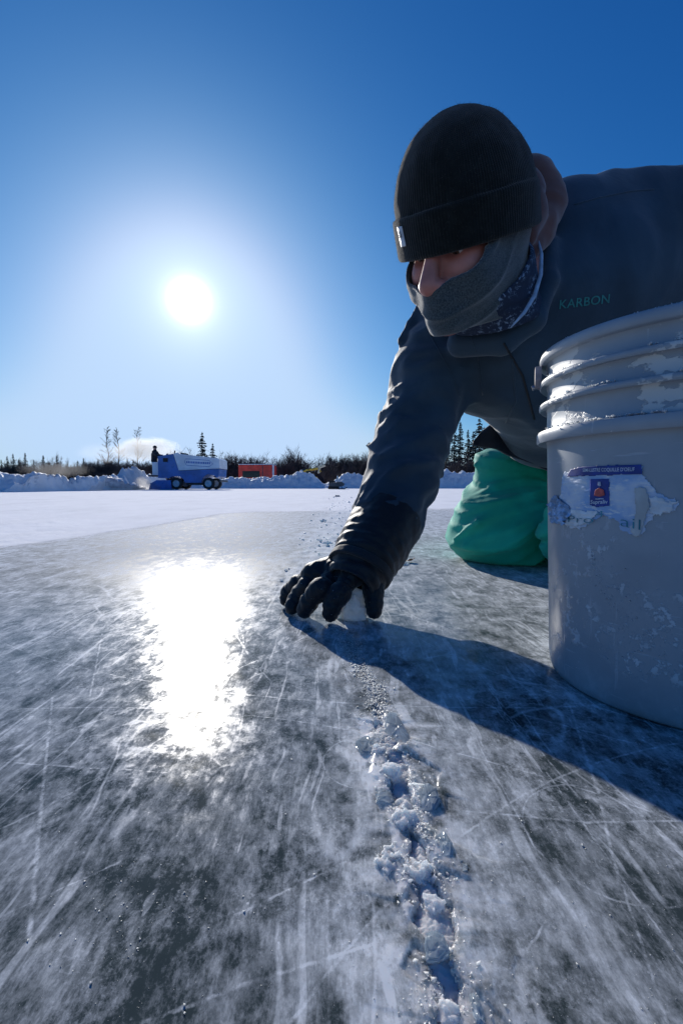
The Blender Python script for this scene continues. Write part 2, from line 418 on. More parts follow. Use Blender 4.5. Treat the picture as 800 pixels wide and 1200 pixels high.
for (cx_, cy_, rad_, wd) in ((-.55, .55, .42, .0008), (.75, .95, .70, .0009), (-.25, -.35, .80, .0007), (.42, -.15, .55, .0008), (-.9, 1.1, .95, .0012), (.15, 1.6, 1.15, .0010), (.02, .36, .035, .0005), (.19, .43, .03, .0006), (.17, .28, .05, .0006)):
    dc = g.n('ShaderNodeVectorMath', {0: W0, 1: (cx_, cy_, 0)}, operation='DISTANCE').outputs['Value']
    lines = g.m('MAXIMUM', lines, g.m('MULTIPLY', g.ss(g.m('ABSOLUTE', g.m('SUBTRACT', dc, rad_)), wd * .4, wd * 1.7, 1, 0), .8))
lines = g.m('MULTIPLY', lines, g.ss(g.noise(T, 75, 6, .75), .42, .60, .12, .95))
def A(x, y): return g.m('ADD', x, y)
def Mu(x, y): return g.m('MULTIPLY', x, y)
basef = g.ss(g.noise(g.map(W2, (1, .62, 1), (0, 0, R(6))), 30, 11, .80), .33, .68)
crisp = g.ss(g.noise(g.map(W2, (1, .30, 1), (0, 0, R(-6))), 150, 8, .72), .46, .60)
crispb = g.ss(g.noise(g.map(W1, (1, .22, 1), (0, 0, R(48))), 170, 7, .72), .50, .62)
F1 = A(Mu(cloud, .13), Mu(basef, .44)); F1 = A(F1, Mu(Mu(crisp, A(basef, .2)), .20)); F1 = A(F1, Mu(Mu(crispb, cloud), .16))
F1 = A(F1, Mu(Mu(brush, cloud), .09)); F1 = A(F1, Mu(fine, .27)); F1 = A(F1, Mu(vcr, .25)); F1 = A(F1, Mu(lines, .42))
F1 = A(F1, Mu(g.m('SUBTRACT', grain, .5), .22)); F1 = A(F1, Mu(rub, Mu(.60, g.ss(g.noise(T, 46, 5, .65), .30, .62))))
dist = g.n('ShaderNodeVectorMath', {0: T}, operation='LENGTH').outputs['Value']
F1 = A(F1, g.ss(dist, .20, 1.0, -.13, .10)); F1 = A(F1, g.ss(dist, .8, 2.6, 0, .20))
spk1 = Mu(g.ss(g.noise(T, 330, 4, .7), .53, .60), g.ss(g.noise(W1, 16, 4, .6), .44, .60))
bub = g.ss(g.n('ShaderNodeTexVoronoi', {'Vector': T, 'Scale': 150.0, 'Randomness': 1.0}).outputs['Distance'], .08, .14, 1, 0)
bub = Mu(bub, g.ss(g.noise(T, 24, 4), .54, .62))
v2 = g.n('ShaderNodeTexVoronoi', {'Vector': g.map(W1, (1, .55, 1), (0, 0, R(20)), (5, 2, 0)), 'Scale': 13.0, 'Randomness': 1.0}, feature='DISTANCE_TO_EDGE').outputs['Distance']
hair = Mu(g.ss(v2, .0, .018, 1, 0), g.ss(g.noise(T, 7.3, 3), .50, .60))
mot = Mu(g.ss(g.noise(g.map(W1, (1, .8, 1), (0, 0, R(-18))), 34, 9, .76), .480, .550), g.ss(g.noise(W1, 7, 3), .38, .60))
F1 = A(F1, Mu(spk1, .14)); F1 = A(F1, Mu(bub, .3)); F1 = A(F1, Mu(hair, .30)); F1 = A(F1, Mu(mot, .22))
F1 = Mu(g.m('SUBTRACT', F1, .05), 1.12)
F1 = g.m('ADD', F1, Mu(rut, .35), clamp=True)
F2 = g.m('MAXIMUM', F1, Mu(snow, g.ss(g.noise(g.map(T, (1, .5, 1)), 2.6, 6, .65), .25, .6, .84, 1.0)))
F2 = g.m('MINIMUM', F2, 1.0)
dark = g.mix(g.noise(T, 4, 3), (.026, .038, .040), (.066, .085, .086))
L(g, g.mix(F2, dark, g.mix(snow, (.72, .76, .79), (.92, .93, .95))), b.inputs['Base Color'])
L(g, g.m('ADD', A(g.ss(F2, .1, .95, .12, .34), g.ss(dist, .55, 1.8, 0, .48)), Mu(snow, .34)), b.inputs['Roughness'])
b.inputs['IOR'].default_value = 1.31
hsum = A(A(Mu(g.noise(T, 42, 5, .6), .8), Mu(g.noise(T, 240, 3, .6), .30)), Mu(grain, .25))
bn = g.bump(hsum, .22, .0006)
sn = g.bump(g.noise(T, 9, 6, .7), Mu(snow, .5), .015, bn)
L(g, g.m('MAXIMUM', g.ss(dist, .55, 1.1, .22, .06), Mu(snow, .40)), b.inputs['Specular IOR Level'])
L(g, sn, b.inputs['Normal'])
L(g, g.m('ADD', .0, Mu(rub, .85), clamp=True), b.inputs['Subsurface Weight']); b.inputs['Subsurface Scale'].default_value = .035; b.inputs['Subsurface Radius'].default_value = (.7, .9, 1.0)
ICE_MAT = m
ice = mesh_obj('frozen_lake', Vg, F, m)
tag(ice, kind='structure')
fan = bmesh.new(); fan.from_mesh(ice.data); fan.verts.ensure_lookup_table()
cv = fan.verts[-1]
for k in range(na): fan.faces.new((cv, fan.verts[(k + 1) % na], fan.verts[k])).smooth = True
bmesh.ops.recalc_face_normals(fan, faces=fan.faces[:]); fan.to_mesh(ice.data); fan.free()
if ice.data.polygons[5].normal.z < 0: ice.data.flip_normals()
for nm, ar in (('snow', g_snow), ('rut', g_rut), ('rubble', g_rub), ('fall', g_fall)):
    a_ = ice.data.attributes.new(nm, 'FLOAT', 'POINT'); a_.data.foreach_set('value', np.append(ar, 0).astype(np.float32))
def gz_at(x, y): return float(ice_height(np.array([x], dtype=float), np.array([y], dtype=float))[0][0])

# loose ice and packed snow ------------------------------------------
SNOWM = pmat('packed snow', (.90, .92, .94), .75, .04, 60, .5, 300, .001, spec=.25, sss=.9)
SNOWM.node_tree.nodes['Principled BSDF'].inputs['Subsurface Radius'].default_value = (.8, .95, 1.0)
translucent(SNOWM, .35)
SHARD = pmat('clear broken ice', (.62, .70, .76), .12, .12, 50, .4, 160, .0008, spec=.6, trans=.55)
translucent(SHARD, .3, (.75, .85, .92))
SHARD.node_tree.nodes['Principled BSDF'].inputs['IOR'].default_value = 1.31
def snow_lump(px, py, wpx, hpx, label, seed, grain_=90, amp=.22, mat=SNOWM, h=None, zc=0.0, name='snow_lump', group=None, sx=1.0):
    c = PZ(px, py, .0005 if zc == 0 else zc); s_ = c.y / FPX; rx = wpx * s_ / 2; rz = hpx * s_ / 2
    rad = (rx * sx, rx, rz * (1 if zc else .62))
    def f(p):
        q = p * grain_ + seed * 7.7
        a = ell(p, (0, 0, 0), rad) + rx * amp * (perlin(p / rx * 2.0 + seed) * 1.2 + (.5 - np.abs(perlin(q)) * 1.4) * .55 + .25 * perlin(q * 2.3))
        return a
    e = rx * 1.7; ez = rz * 1.8
    o = sdf_obj(name, f, (-e * max(1, sx), -e, -ez), (e * max(1, sx), e, ez), h or max(.00045, rx / 16), mat, slack=rx * .8)
    o.location = c; return tag(o, label, 'snow' if mat is SNOWM else 'ice', group)
snow_lump(412, 712, 36, 50, 'tall lump of slushy snow squeezed between thumb and finger of the black glove', 1, 60, .30, zc=.016, h=.0013)
snow_lump(474, 962, 32, 34, 'large round crumbly snow lump lodged in the middle of the ice crack', 2, 420, .26)
snow_lump(458, 905, 26, 34, 'upright snow lump in the crack just above the large round crumbly one', 3, 260, .28)
snow_lump(441, 880, 22, 16, 'small snow lump at the upper left lip of the crack', 4, 300, .28)
snow_lump(457, 1010, 34, 16, 'low snow heap on the left lip of the crack below the round lump', 5, 420, .4)
snow_lump(490, 1022, 36, 24, 'wide crumbly snow heap filling the crack halfway down', 6, 420, .36)
snow_lump(508, 1060, 26, 20, 'granular snow heap in the crack beside the lower glassy shard', 7, 480, .36)
snow_lump(524, 1187, 30, 22, 'snow lump at the bottom end of the crack nearest the camera', 8, 420, .35)
snow_lump(383, 637, 13, 8, 'small bright snow chunk on the ice left of the glove cuff', 9, 60, .3, name='snow_chunk')
snow_lump(395, 582, 6, 6, 'small dark icy clod on the white ice beyond the forearm', 10, 12, .25, name='ice_clod', mat=pmat('dirty ice', (.16, .19, .23), .6, .2))
snow_lump(470, 661, 16, 6, 'snow crumbs heap beside the brown leaf behind the glove', 12, 60, .4)

def shard(px, py, poly, lift, tilt, label, th=.004, rz=0.0):
    c = PZ(px, py, lift); s_ = c.y / FPX
    bm = bmesh.new(); k = 1.0
    pts = [Vector((x * s_ * .85, -y * s_ * (c.y / H) * .7, 0)) for x, y in poly]  # pixel sizes back to ground sizes
    vb = [bm.verts.new(p + Vector((0, 0, -th))) for p in pts]; vt = [bm.verts.new(p * .93 + Vector((random.uniform(-1, 1) * .0006, 0, random.uniform(0, .0008)))) for p in pts]
    n = len(pts); ct = bm.verts.new(sum(pts, Vector()) / n + Vector((0, 0, .0012)))
    for i in range(n):
        bm.faces.new((vb[i], vb[(i + 1) % n], vt[(i + 1) % n], vt[i])); bm.faces.new((vt[i], vt[(i + 1) % n], ct))
    bm.faces.new(vb[::-1]); bmesh.ops.recalc_face_normals(bm, faces=bm.faces[:])
    bmesh.ops.bevel(bm, geom=bm.edges[:], offset=.0009, segments=2, affect='EDGES', clamp_overlap=True)
    bmesh.ops.triangulate(bm, faces=bm.faces[:]); bmesh.ops.subdivide_edges(bm, edges=bm.edges[:], cuts=2)
    co = np.array([list(v.co) for v in bm.verts]); dn = fbm(co * 260 + px, 3) * .0007
    for v, d_ in zip(bm.verts, dn): v.co += v.normal * float(d_)
    me = bpy.data.meshes.new('ice_shard'); bm.to_mesh(me); bm.free(); me.materials.append(SHARD)
    o = bpy.data.objects.new('ice_shard', me); C.objects.link(o); o.location = c - Vector((0, 0, .0015)); o.rotation_euler = (tilt[0], tilt[1], rz)
    return tag(o, label, 'ice')
shard(463, 850, [(-16, 24), (-14, -10), (-6, -26), (6, -24), (14, -2), (20, 22), (12, 30)], .0045, (R(6), R(-7)), 'long smooth ice plate on the right lip of the crack just below the shadow edge')
shard(432, 868, [(-12, 22), (-20, 2), (-4, -16), (14, -18), (14, 0), (2, 20)], .003, (R(-4), R(9)), 'broad ice plate on the left lip near the top of the crack')
shard(500, 930, [(-14, 26), (-10, -4), (2, -26), (16, -14), (18, 8), (2, 26)], .004, (R(5), R(-12)), 'tilted ice plate on the right lip beside the large round snow lump')
shard(452, 930, [(-16, 14), (-10, -14), (8, -18), (14, 6), (4, 18)], .003, (R(-3), R(13)), 'tilted ice plate on the left lip beside the large round snow lump')
shard(508, 1104, [(-18, 22), (-12, -20), (4, -28), (20, -14), (22, 14), (6, 26)], .006, (R(14), R(-10)), 'glassy ice shard standing in the lower part of the crack')
shard(556, 1175, [(-6, 40), (-8, 0), (-4, -36), (6, -20), (9, 30)], .003, (R(0), R(-18)), 'narrow glassy splinter at the bottom right of the crack')
shard(520, 985, [(-10, 26), (-8, -18), (4, -24), (12, 2), (8, 26)], .004, (R(3), R(-15)), 'narrow upright ice plate right of the crack, level with the wide snow heap')
shard(540, 1010, [(-14, 18), (-6, -18), (12, -12), (10, 18)], .002, (R(-3), R(-6)), 'flat ice flake lying just right of the narrow upright plate')

def crumbs(name, pts, sizes, mat, label, cat):
    base = np.array([[1, 0, -.4], [-.5, .87, -.4], [-.5, -.87, -.4], [.1, .1, 1], [.3, -.2, -.9]], dtype=np.float32)
    fc = np.array([[0, 1, 3], [1, 2, 3], [2, 0, 3], [1, 0, 4], [2, 1, 4], [0, 2, 4]])
    V = []; Fs = []
    for k, (p, s_) in enumerate(zip(pts, sizes)):
        q, _ = np.linalg.qr(rng.normal(size=(3, 3))); v = (base * rng.uniform(.6, 1.3, size=(5, 3))) @ q * s_ + p
        V.append(v); Fs.append(fc + 5 * k)
    o = mesh_obj(name, np.concatenate(V), np.concatenate(Fs), mat, None, False); tag(o, label, cat, kind='stuff'); return o
n_ = 16000
ys = rng.uniform(.13, .72, n_) ** 1.0; side = rng.normal(size=n_); xs = crack_x(ys) + side * (.005 + .008 * rng.random(n_))
dens = np.where(np.abs(side) < 1.0, 1, .5); keep = rng.random(n_) < dens * np.clip(.55 + fbm(np.stack([xs * 30, ys * 30, xs * 0], 1), 2), 0, 1); xs, ys = xs[keep], ys[keep]
zz = ice_height(xs, ys)[0]; s_ = rng.lognormal(math.log(.0005), .5, len(xs)).clip(.0002, .0020)
crumbs('ice_crumbs', np.stack([xs, ys, np.maximum(zz, -.009) + s_ * .4], 1), s_, SNOWM, 'loose white ice crumbs strewn along both lips of the crack', 'ice crumbs')
n_ = 3600
ys = np.exp(rng.uniform(math.log(.16), math.log(2.6), n_)); xs = ys * rng.uniform(-.8, .8, n_)
cl = fbm(np.stack([xs * 6 / ys ** .6, ys * 6 / ys ** .6, xs * 0 + 4], 1), 3); keep = (cl > .12) | (rng.random(n_) < .25); xs, ys = xs[keep], ys[keep]
s_ = rng.lognormal(math.log(.00024), .5, len(xs)).clip(.0002, .0018) * (.6 + ys) ** .5
crumbs('frost_grains', np.stack([xs, ys, ice_height(xs, ys)[0] + s_ * .3], 1), s_, SNOWM, 'scattered frost grains sparkling over the open ice', 'frost grains')
n_ = 90
cc = PZ(165, 1060, 0); xs = cc.x + rng.normal(size=n_) * .022; ys = cc.y + rng.normal(size=n_) * .016; s_ = rng.lognormal(math.log(.0003), .5, n_).clip(.0002, .0011)
crumbs('snow_crumbs', np.stack([xs, ys, ice_height(xs, ys)[0] + s_ * .3], 1), s_, SNOWM, 'little spill of white crumbs on the dark ice at lower left', 'snow crumbs')
n_ = 420
ys = np.exp(rng.uniform(math.log(.95), math.log(9), n_)); xs = np.interp(ys, [.7, 1.3, 2, 4.5, 12], [-.01, -.03, -.03, .1, .5]) + rng.normal(size=n_) * (.03 + .03 * ys)
s_ = rng.lognormal(math.log(.0035), .6, n_).clip(.001, .016) * (ys / 2) ** .4
crumbs('rut_crumbs', np.stack([xs, ys, ice_height(xs, ys)[0] + s_ * .3], 1), s_, SNOWM, 'broken snow bits along the rut running from the glove to the snow bank', 'snow crumbs')
# packed slush filling the split
ny_, nx_ = 620, 90
yy, xx = np.meshgrid(np.linspace(.13, .50, ny_), np.linspace(-.032, .032, nx_), indexing='ij'); X_ = (crack_x(yy) + xx).ravel(); Y_ = yy.ravel(); D_ = xx.ravel() + .006 * fbm(np.stack([X_ * 40, Y_ * 40, X_ * 0 + 3], 1), 3)
q = np.stack([X_, Y_, X_ * 0], 1)
gran = .0013 * fbm(q * 170, 3) + .0017 * (.4 - np.abs(perlin(q * 330))) + .0008 * perlin(q * 900)
ampl = (.35 + .65 * sst(fbm(np.stack([Y_ * 22, Y_ * 0, Y_ * 0 + 8], 1), 2), -.35, .15)) * (1 - sst(Y_, .42, .49))
Zs = -.0045 + ampl * .0050 * np.exp(-(D_ / (.0072 + .0028 * np.sin(Y_ * 37))) ** 2) + gran * (np.exp(-(D_ / .022) ** 2))
Fs_ = np.stack([(np.arange(ny_ - 1)[:, None] * nx_ + np.arange(nx_ - 1)[None]) + k for k in (0, 1, nx_ + 1, nx_)], -1).reshape(-1, 4)
slush = mesh_obj('packed_slush', np.stack([X_, Y_, Zs], 1), Fs_, SNOWM); tag(slush, 'granular white slush packed into the split in the ice', 'slush', kind='stuff')
if slush.data.polygons[0].normal.z < 0: slush.data.flip_normals()
lf = PZ(479, 657, .006)
mb = MB(); V = []; 
for i in range(9):
    t = i / 8; wd = .009 * math.sin(math.pi * min(1, t * .9 + .08)); V += [(t * .032 - .012, -wd, .004 * math.sin(5 * t)), (t * .032 - .012, 0, .003 * math.sin(5 * t) - .001 * t), (t * .032 - .012, wd, .005 * math.sin(5 * t + 1))]
mb.add(V, [(i * 3 + k, i * 3 + k + 1, i * 3 + k + 4, i * 3 + k + 3) for i in range(8) for k in (0, 1)])
lo = mb.build('dry_leaf', pmat('dry leaf', (.16, .08, .04), .7, .2), smooth=True); lo.location = lf; lo.rotation_euler = (R(-20), R(-25), .5)
md = lo.modifiers.new('thick', 'SOLIDIFY'); md.thickness = .0006
tag(lo, 'small curled brown leaf on the ice just behind the glove cuff', 'leaf')
# ------------------------------------------------------------------ snow bank
tops = [(-400, 557), (-100, 556), (0, 557), (30, 559), (60, 561), (85, 558), (100, 562), (118, 555), (130, 552), (150, 556), (165, 560), (180, 565), (262, 561), (285, 563), (310, 561), (330, 560), (340, 557), (350, 556), (364, 558), (378, 567), (390, 565), (402, 560), (420, 557), (500, 556), (520, 553), (550, 556), (650, 556), (1200, 555)]
dep = [(-400, 9), (0, 15), (100, 19), (180, 29), (300, 33), (600, 36), (1200, 40)]
nu, nv = 1500, 70
us = np.linspace(-380, 1180, nu); D = np.interp(us, *zip(*dep)); ty = np.interp(us, *zip(*tops)); pk = H + (569 - ty) / FPX * (D + 2.2) - .05
vs = np.linspace(0, 1, nv)
U, Vv = np.meshgrid(np.arange(nu), vs); dp = D[U] + Vv * 7.0
# rows follow the bank itself, running away to the right
x0 = (us - 400) / FPX * D; X = x0[U]; Y = D[U] + Vv * 6.5
prof = np.where(Vv < .33, np.sin(np.clip(Vv / .33, 0, 1) * math.pi / 2) ** 1.2, 1 - .75 * sst(Vv, .4, 1.0)) * (1 - sst(Vv, .93, 1))
q = np.stack([X.ravel(), Y.ravel(), np.zeros(X.size)], 1)
lump = 1.12 + .42 * fbm(q * .9, 4).reshape(X.shape) + .22 * (0.4 - np.abs(perlin(q * 1.9)).reshape(X.shape))
Z = pk[U] * prof * lump + .11 * (fbm(q * 3.2, 3) * .8).reshape(X.shape) * np.minimum(1, prof * 3) - .03
Fb = np.stack([(np.arange(nv - 1)[:, None] * nu + np.arange(nu - 1)[None]) + k for k in (0, 1, nu + 1, nu)], -1).reshape(-1, 4)
SNOWB = pmat('banked snow', (.80, .84, .90), .6, .04, 1.5, .6, 7, .06, spec=.3, sss=0.0)
translucent(SNOWB, .25)
bank = mesh_obj('snow_bank', np.stack([X.ravel(), Y.ravel(), Z.ravel()], 1), Fb, SNOWB); tag(bank, kind='structure')
# ------------------------------------------------------------------ trees
BARK = pmat('grey brown bark', (.075, .06, .055), .85, .3, 5)
NEED = pmat('spruce needles', (.030, .045, .040), .8, .35, 1.2)
TWIG = pmat('bare twigs', (.085, .062, .058), .85, .3, .6)
def spruce_meshes(hh, wid, seed, nl=46, sparse=.0):
    rd = random.Random(seed); mb = MB(); tr = MB()
    tr.tube([(0, 0, 0), (rd.uniform(-.05, .05), 0, hh * .5), (0, 0, hh)], [hh * .016, hh * .009, .01], 6)
    for i in range(nl):
        t = .06 + .94 * (i + rd.random() * .6) / nl; z = hh * t; ln = wid * (1 - t) ** .75 * rd.uniform(.55, 1.15) + .05
        for k in range(7):
            if rd.random() < sparse: continue
            a = rd.uniform(0, 2 * math.pi); l2 = ln * rd.uniform(.5, 1.1); dr = rd.uniform(.15, .5)
            d = Vector((math.cos(a), math.sin(a), 0)); s_ = Vector((-d.y, d.x, 0)); p0 = Vector((0, 0, z))
            for j in range(4):
                q0 = p0 + d * l2 * (j / 4) + Vector((0, 0, -dr * l2 * (j / 4))); q1 = p0 + d * l2 * ((j + 1.4) / 4) + Vector((0, 0, -dr * l2 * ((j + 1) / 4)))
                ww = (.16 * l2 + .05) * (1 - j / 5)
                for sgn in (-1, 1):
                    e = q0 + s_ * sgn * ww * rd.uniform(.7, 1.4) + d * l2 * .12 + Vector((0, 0, -rd.uniform(.02, .16)))
                    n = len(mb.v); mb.add([q0, q1, e], [(0, 1, 2)])
    return tr, mb
BL = ['small dark spruce in the far tree line behind the snow bank', 'spruces along the far tree line']
def tree_from(name, tr, cr, loc, label, cat, group, m1=BARK, m2=NEED):
    t = thing(name, loc, label, cat, group); tr.build('trunk', m1, None, True); o1 = bpy.context.scene.collection.objects[-1]
    cr_o = mesh_obj('crown', cr.v, cr.f, m2, None, False)
    for o in (o1, cr_o): o.parent = t
    return t, [o1, cr_o]
def copy_thing(src, kids, loc, s_, rz, label=None, group=None):
    r = src.copy(); C.objects.link(r); r.location = loc; r.scale = (s_ * random.uniform(.85, 1.15), s_ * random.uniform(.85, 1.15), s_); r.rotation_euler = (0, 0, rz)
    if label: r['label'] = label
    if group: r['group'] = group
    for k in kids:
        c = k.copy(); C.objects.link(c); c.parent = r
    return r
def gpt(px, Y): p = P(px, 569, Y); return Vector((p.x, Y, -.05))
protos = []
for i, (sd, wd) in enumerate(((1, 1.0), (2, .8), (3, 1.25), (4, .7))):
    tr, cr = spruce_meshes(5.0, wd, sd, 40, .1); protos.append((tr, cr))
def hpx(py, Y): return (569 - py) / FPX * Y + H
first = {}
def spruce(px, top, Y, k, label, group):
    hh = hpx(top, Y); loc = gpt(px, Y)
    if k not in first:
        t, kids = tree_from('spruce_tree', protos[k][0], protos[k][1], loc, label, 'tree', group); t.scale = (hh / 5,) * 3; first[k] = (t, kids); return t
    return copy_thing(first[k][0], first[k][1], loc, hh / 5, random.uniform(0, 6), label, group)
gl = 'spruces beyond the snow bank on the left'
for px, top in ((3, 538), (10, 534), (17, 531), (24, 537), (31, 530), (41, 538), (52, 533), (58, 541), (68, 533), (80, 540), (92, 539), (99, 536), (107, 541), (116, 537), (150, 536), (157, 538), (196, 541), (172, 540), (-12, 534), (-25, 532), (-40, 536)):
    spruce(px, top, random.uniform(62, 70), random.choice((0, 1, 3)), 'small dark spruce in the tree line at left, beyond the snow bank and the resurfacer', gl)
spruce(238, 506, 62, 2, 'tall dense spruce rising right behind the white tank of the blue resurfacer', None).pop('group', None)
spruce(250, 519, 62, 2, 'shorter spruce just right of the tall one behind the resurfacer', None).pop('group', None)
for px, top in ((277, 535), (294, 538), (388, 536), (274, 541)):
    spruce(px, top, 66, 0, 'small dark spruce among bare bushes beyond the red trailer and yellow loader', 'spruces in the middle of the tree line')
for px, top, k in ((522, 512, 1), (531, 497, 1), (538, 494, 3), (547, 503, 1), (553, 506, 0), (560, 490, 2), (566, 500, 1), (575, 494, 0), (590, 500, 1)):
    spruce(px, top, random.uniform(56, 62), k, 'tall dark spruce seen in the gap between the forearm and the green trousers', 'spruces between arm and trousers')

def bare_mesh(hh, seed, spread=.35, stems=1, depth=4, r0=.06):
    rd = random.Random(seed); mb = MB()
    def grow(p, d, l, r, k):
        pts = [p]; dd = d.copy(); n = 3
        for i in range(n):
            dd = (dd + Vector((rd.uniform(-1, 1), rd.uniform(-1, 1), rd.uniform(-.1, .5))) * .18).normalized(); pts.append(pts[-1] + dd * l / n)
        mb.tube(pts, [r * (1 - .22 * i) for i in range(n + 1)], 3 if k < depth else 5, False)
        if k == 0: return
        for j in range(rd.choice((3, 4, 4))):
            t = rd.uniform(.35, 1); q = pts[min(n, int(t * n + .5))]
            nd = (dd + Vector((rd.uniform(-1, 1), rd.uniform(-1, 1), rd.uniform(-.1, .8))) * spread * 2).normalized()
            grow(q, nd, l * rd.uniform(.5, .78), max(.010, r * .55), k - 1)
    for s_ in range(stems):
        a = rd.uniform(0, 6.28); lean = Vector((math.cos(a), math.sin(a), 0)) * (0 if stems == 1 else rd.uniform(.1, .7))
        grow(Vector((0, 0, 0)) + lean * .25, (Vector((0, 0, 1)) + lean * .6).normalized(), hh * (.55 if stems == 1 else rd.uniform(.34, .5)), r0, depth)
    return mb
def slim_mesh(hh, seed):
    rd = random.Random(seed); mb = MB(); tp = [(rd.uniform(-.04, .04) * i, rd.uniform(-.04, .04) * i, hh * i / 7) for i in range(8)]
    mb.tube(tp, [.085 * (1 - i / 8) + .012 for i in range(8)], 6, False)
    for k in range(46):
        t = rd.uniform(.3, .99); i = min(6, int(t * 7)); q = Vector(tp[i]).lerp(Vector(tp[i + 1]), t * 7 - i); a = rd.uniform(0, 6.28); l_ = (1.15 - t) * rd.uniform(.8, 1.9) + .15
        d = Vector((math.cos(a), math.sin(a), rd.uniform(.5, 1.3))).normalized(); e = q + d * l_; mb.tube([q, q + d * l_ * .5, e + Vector((0, 0, l_ * .15))], [.026, .020, .010], 3, False)
        for j in range(5):
            u = rd.uniform(.3, 1); d2 = (d + Vector((rd.uniform(-1, 1), rd.uniform(-1, 1), rd.uniform(-.2, .8)))).normalized(); p0 = q + d * l_ * u; mb.tube([p0, p0 + d2 * l_ * .4], [.013, .006], 3, False)
    return mb
def plant(px, top, Y, mb, name, label, cat, group=None, m_=TWIG):
    hh = max(v[2] for v in mb.v); o = mb.build(name, m_, None, False); o.location = gpt(px, Y); s_ = hpx(top, Y) / hh; o.scale = (s_,) * 3
    return tag(o, label, cat, group)
for px, top, lab, sd in ((128, 500, 'leftmost of the three tall bare trees in front of the steam', 11), (140, 501, 'middle of the three tall bare trees in front of the steam', 12), (163, 500, 'tall bare tree nearest the resurfacer driver, standing alone right of the steamy pair', 13)):
    plant(px, top, 64, slim_mesh(8, sd), 'bare_tree', lab, 'tree')
for px, top, lab, sd in ((75, 528, 'thin bare tree rising above the spruces at far left', 14), (222, 520, 'thin bare tree left of the tall dense spruce', 15), (214, 522, 'bare tree directly above the resurfacer roof', 16), (266, 526, 'bare tree right of the two spruces behind the resurfacer', 17), (305, 524, 'bare tree above the red trailer', 18), (349, 520, 'broad bare tree above the yellow loader', 19)):
    plant(px, top, 60, bare_mesh(6, sd, .42, 2, 4, .06), 'bare_tree', lab, 'tree')
bp = [plant(60 + 50 * i, 540, 58, bare_mesh(3.5, 40 + i, .5, 9, 4, .035), 'bare_bush', 'leafless grey brown bush in the thicket beyond the snow bank', 'bush', 'bare bushes of the far thicket') for i in range(5)]
BH = {o.data.name: max(v.co.z for v in o.data.vertices) for o in bp}
for k in range(230):
    px = random.uniform(-160, 960); Y = random.uniform(52, 70)
    tp = {True: random.uniform(533, 549), False: random.uniform(526, 546)}[px < 260]
    o = random.choice(bp).copy(); C.objects.link(o); o.location = gpt(px, Y); s_ = hpx(tp, Y) / BH[o.data.name]; o.scale = (s_ * random.uniform(.9, 1.5), s_, s_); o.rotation_euler = (0, 0, random.uniform(0, 6))
n_ = 60000
bx = rng.uniform(-75, 80, n_); by = rng.uniform(64, 82, n_); hh = rng.uniform(.4, 1.0, n_) ** .6 * (3.6 + 1.1 * perlin(np.stack([bx * .25, by * .05, bx * 0], 1)) + .7 * perlin(np.stack([bx * 1.1, by * .1, bx * 0], 1)))
dx = rng.normal(size=n_) * .35; w_ = rng.uniform(.015, .05, n_)
z0 = rng.uniform(0, .55, n_) * hh
V = np.stack([np.stack([bx - w_, by, z0], 1), np.stack([bx + w_, by + w_, z0], 1), np.stack([bx + dx, by + .2 * dx, hh], 1)], 1).reshape(-1, 3)
thk = mesh_obj('thicket', V, np.arange(3 * n_).reshape(-1, 3), TWIG, None, False); tag(thk, 'dense brown leafless thicket filling the horizon behind the bushes', 'thicket', kind='stuff')

# ------------------------------------------------------------------ resurfacing machine
BLUE = pmat('blue machine paint', (.03, .13, .42), .35, .12, 2, spec=.5, coat=.2); BLUE2 = pmat('dark blue paint', (.02, .07, .25), .4, .15, 2)
WHT = pmat('white tank', (.72, .76, .82), .4, .06, 2); BLK = pmat('black rubber', (.02, .021, .024), .8, .2, 4); DKM = pmat('dark metal', (.05, .055, .065), .5, .2, 4)
RIM = pmat('pale wheel rim', (.45, .50, .56), .4, .1, 4); COAT = pmat('dark coat', (.012, .016, .026), .8, .2, 4); SKIN0 = pmat('skin', (.45, .25, .19), .5, .1, 10)
ZD = 26.2; Zc = gpt(221, ZD); Zc.z = 0
zam = thing('ice_resurfacer', Zc, 'blue ice resurfacing machine with white upper tank, driven along the snow bank', 'ice resurfacer')
def zx(x): return (x - 370) / 7.27 * .048
def zz_(y): return (550 - y) * .0066
def zp(pts): return [(zx(x), zz_(y)) for x, y in pts]
YW = .85; T0 = Matrix.Translation(Zc)
MB().prism(zp([(160, 270), (285, 250), (335, 392), (672, 376), (668, 440), (655, 452), (630, 430), (575, 420), (535, 450), (520, 492), (385, 492), (370, 460), (340, 440), (270, 440), (250, 455), (160, 452)]), -YW, YW, T0).build('chassis', BLUE, zam)
tk = MB().prism(zp([(292, 250), (330, 240), (350, 252), (660, 286), (676, 300), (676, 372), (336, 389)]), -YW - .02, YW + .02, T0).build('snow_tank', WHT, zam)
MB().box(zx(300), zx(350), -.5, .5, zz_(252), zz_(236), T0, .01).build('tank_hatch', DKM, zam)
MB().prism(zp([(85, 548), (95, 500), (150, 470), (268, 470), (275, 548)]), -YW - .08, YW + .08, T0).build('conditioner', BLUE, zam)
MB().box(zx(104), zx(164), -.75, .72, zz_(428), zz_(318), T0, .03).build('side_panel', WHT, zam)
MB().box(zx(60), zx(160), -.6, .6, zz_(440), zz_(425), T0, .01).build('driver_platform', DKM, zam)
MB().box(zx(70), zx(120), -.25, .25, zz_(380), zz_(368), T0, .02).build('seat', BLK, zam)
MB().tube([Zc + Vector((zx(292), -.6, zz_(400))), Zc + Vector((zx(290), -.6, zz_(220)))], .035, 8).build('exhaust_pipe', DKM, zam)
MB().tube([Zc + Vector((zx(196), 0, zz_(270))), Zc + Vector((zx(190), 0, zz_(240)))], .06, 8).build('beacon', DKM, zam)
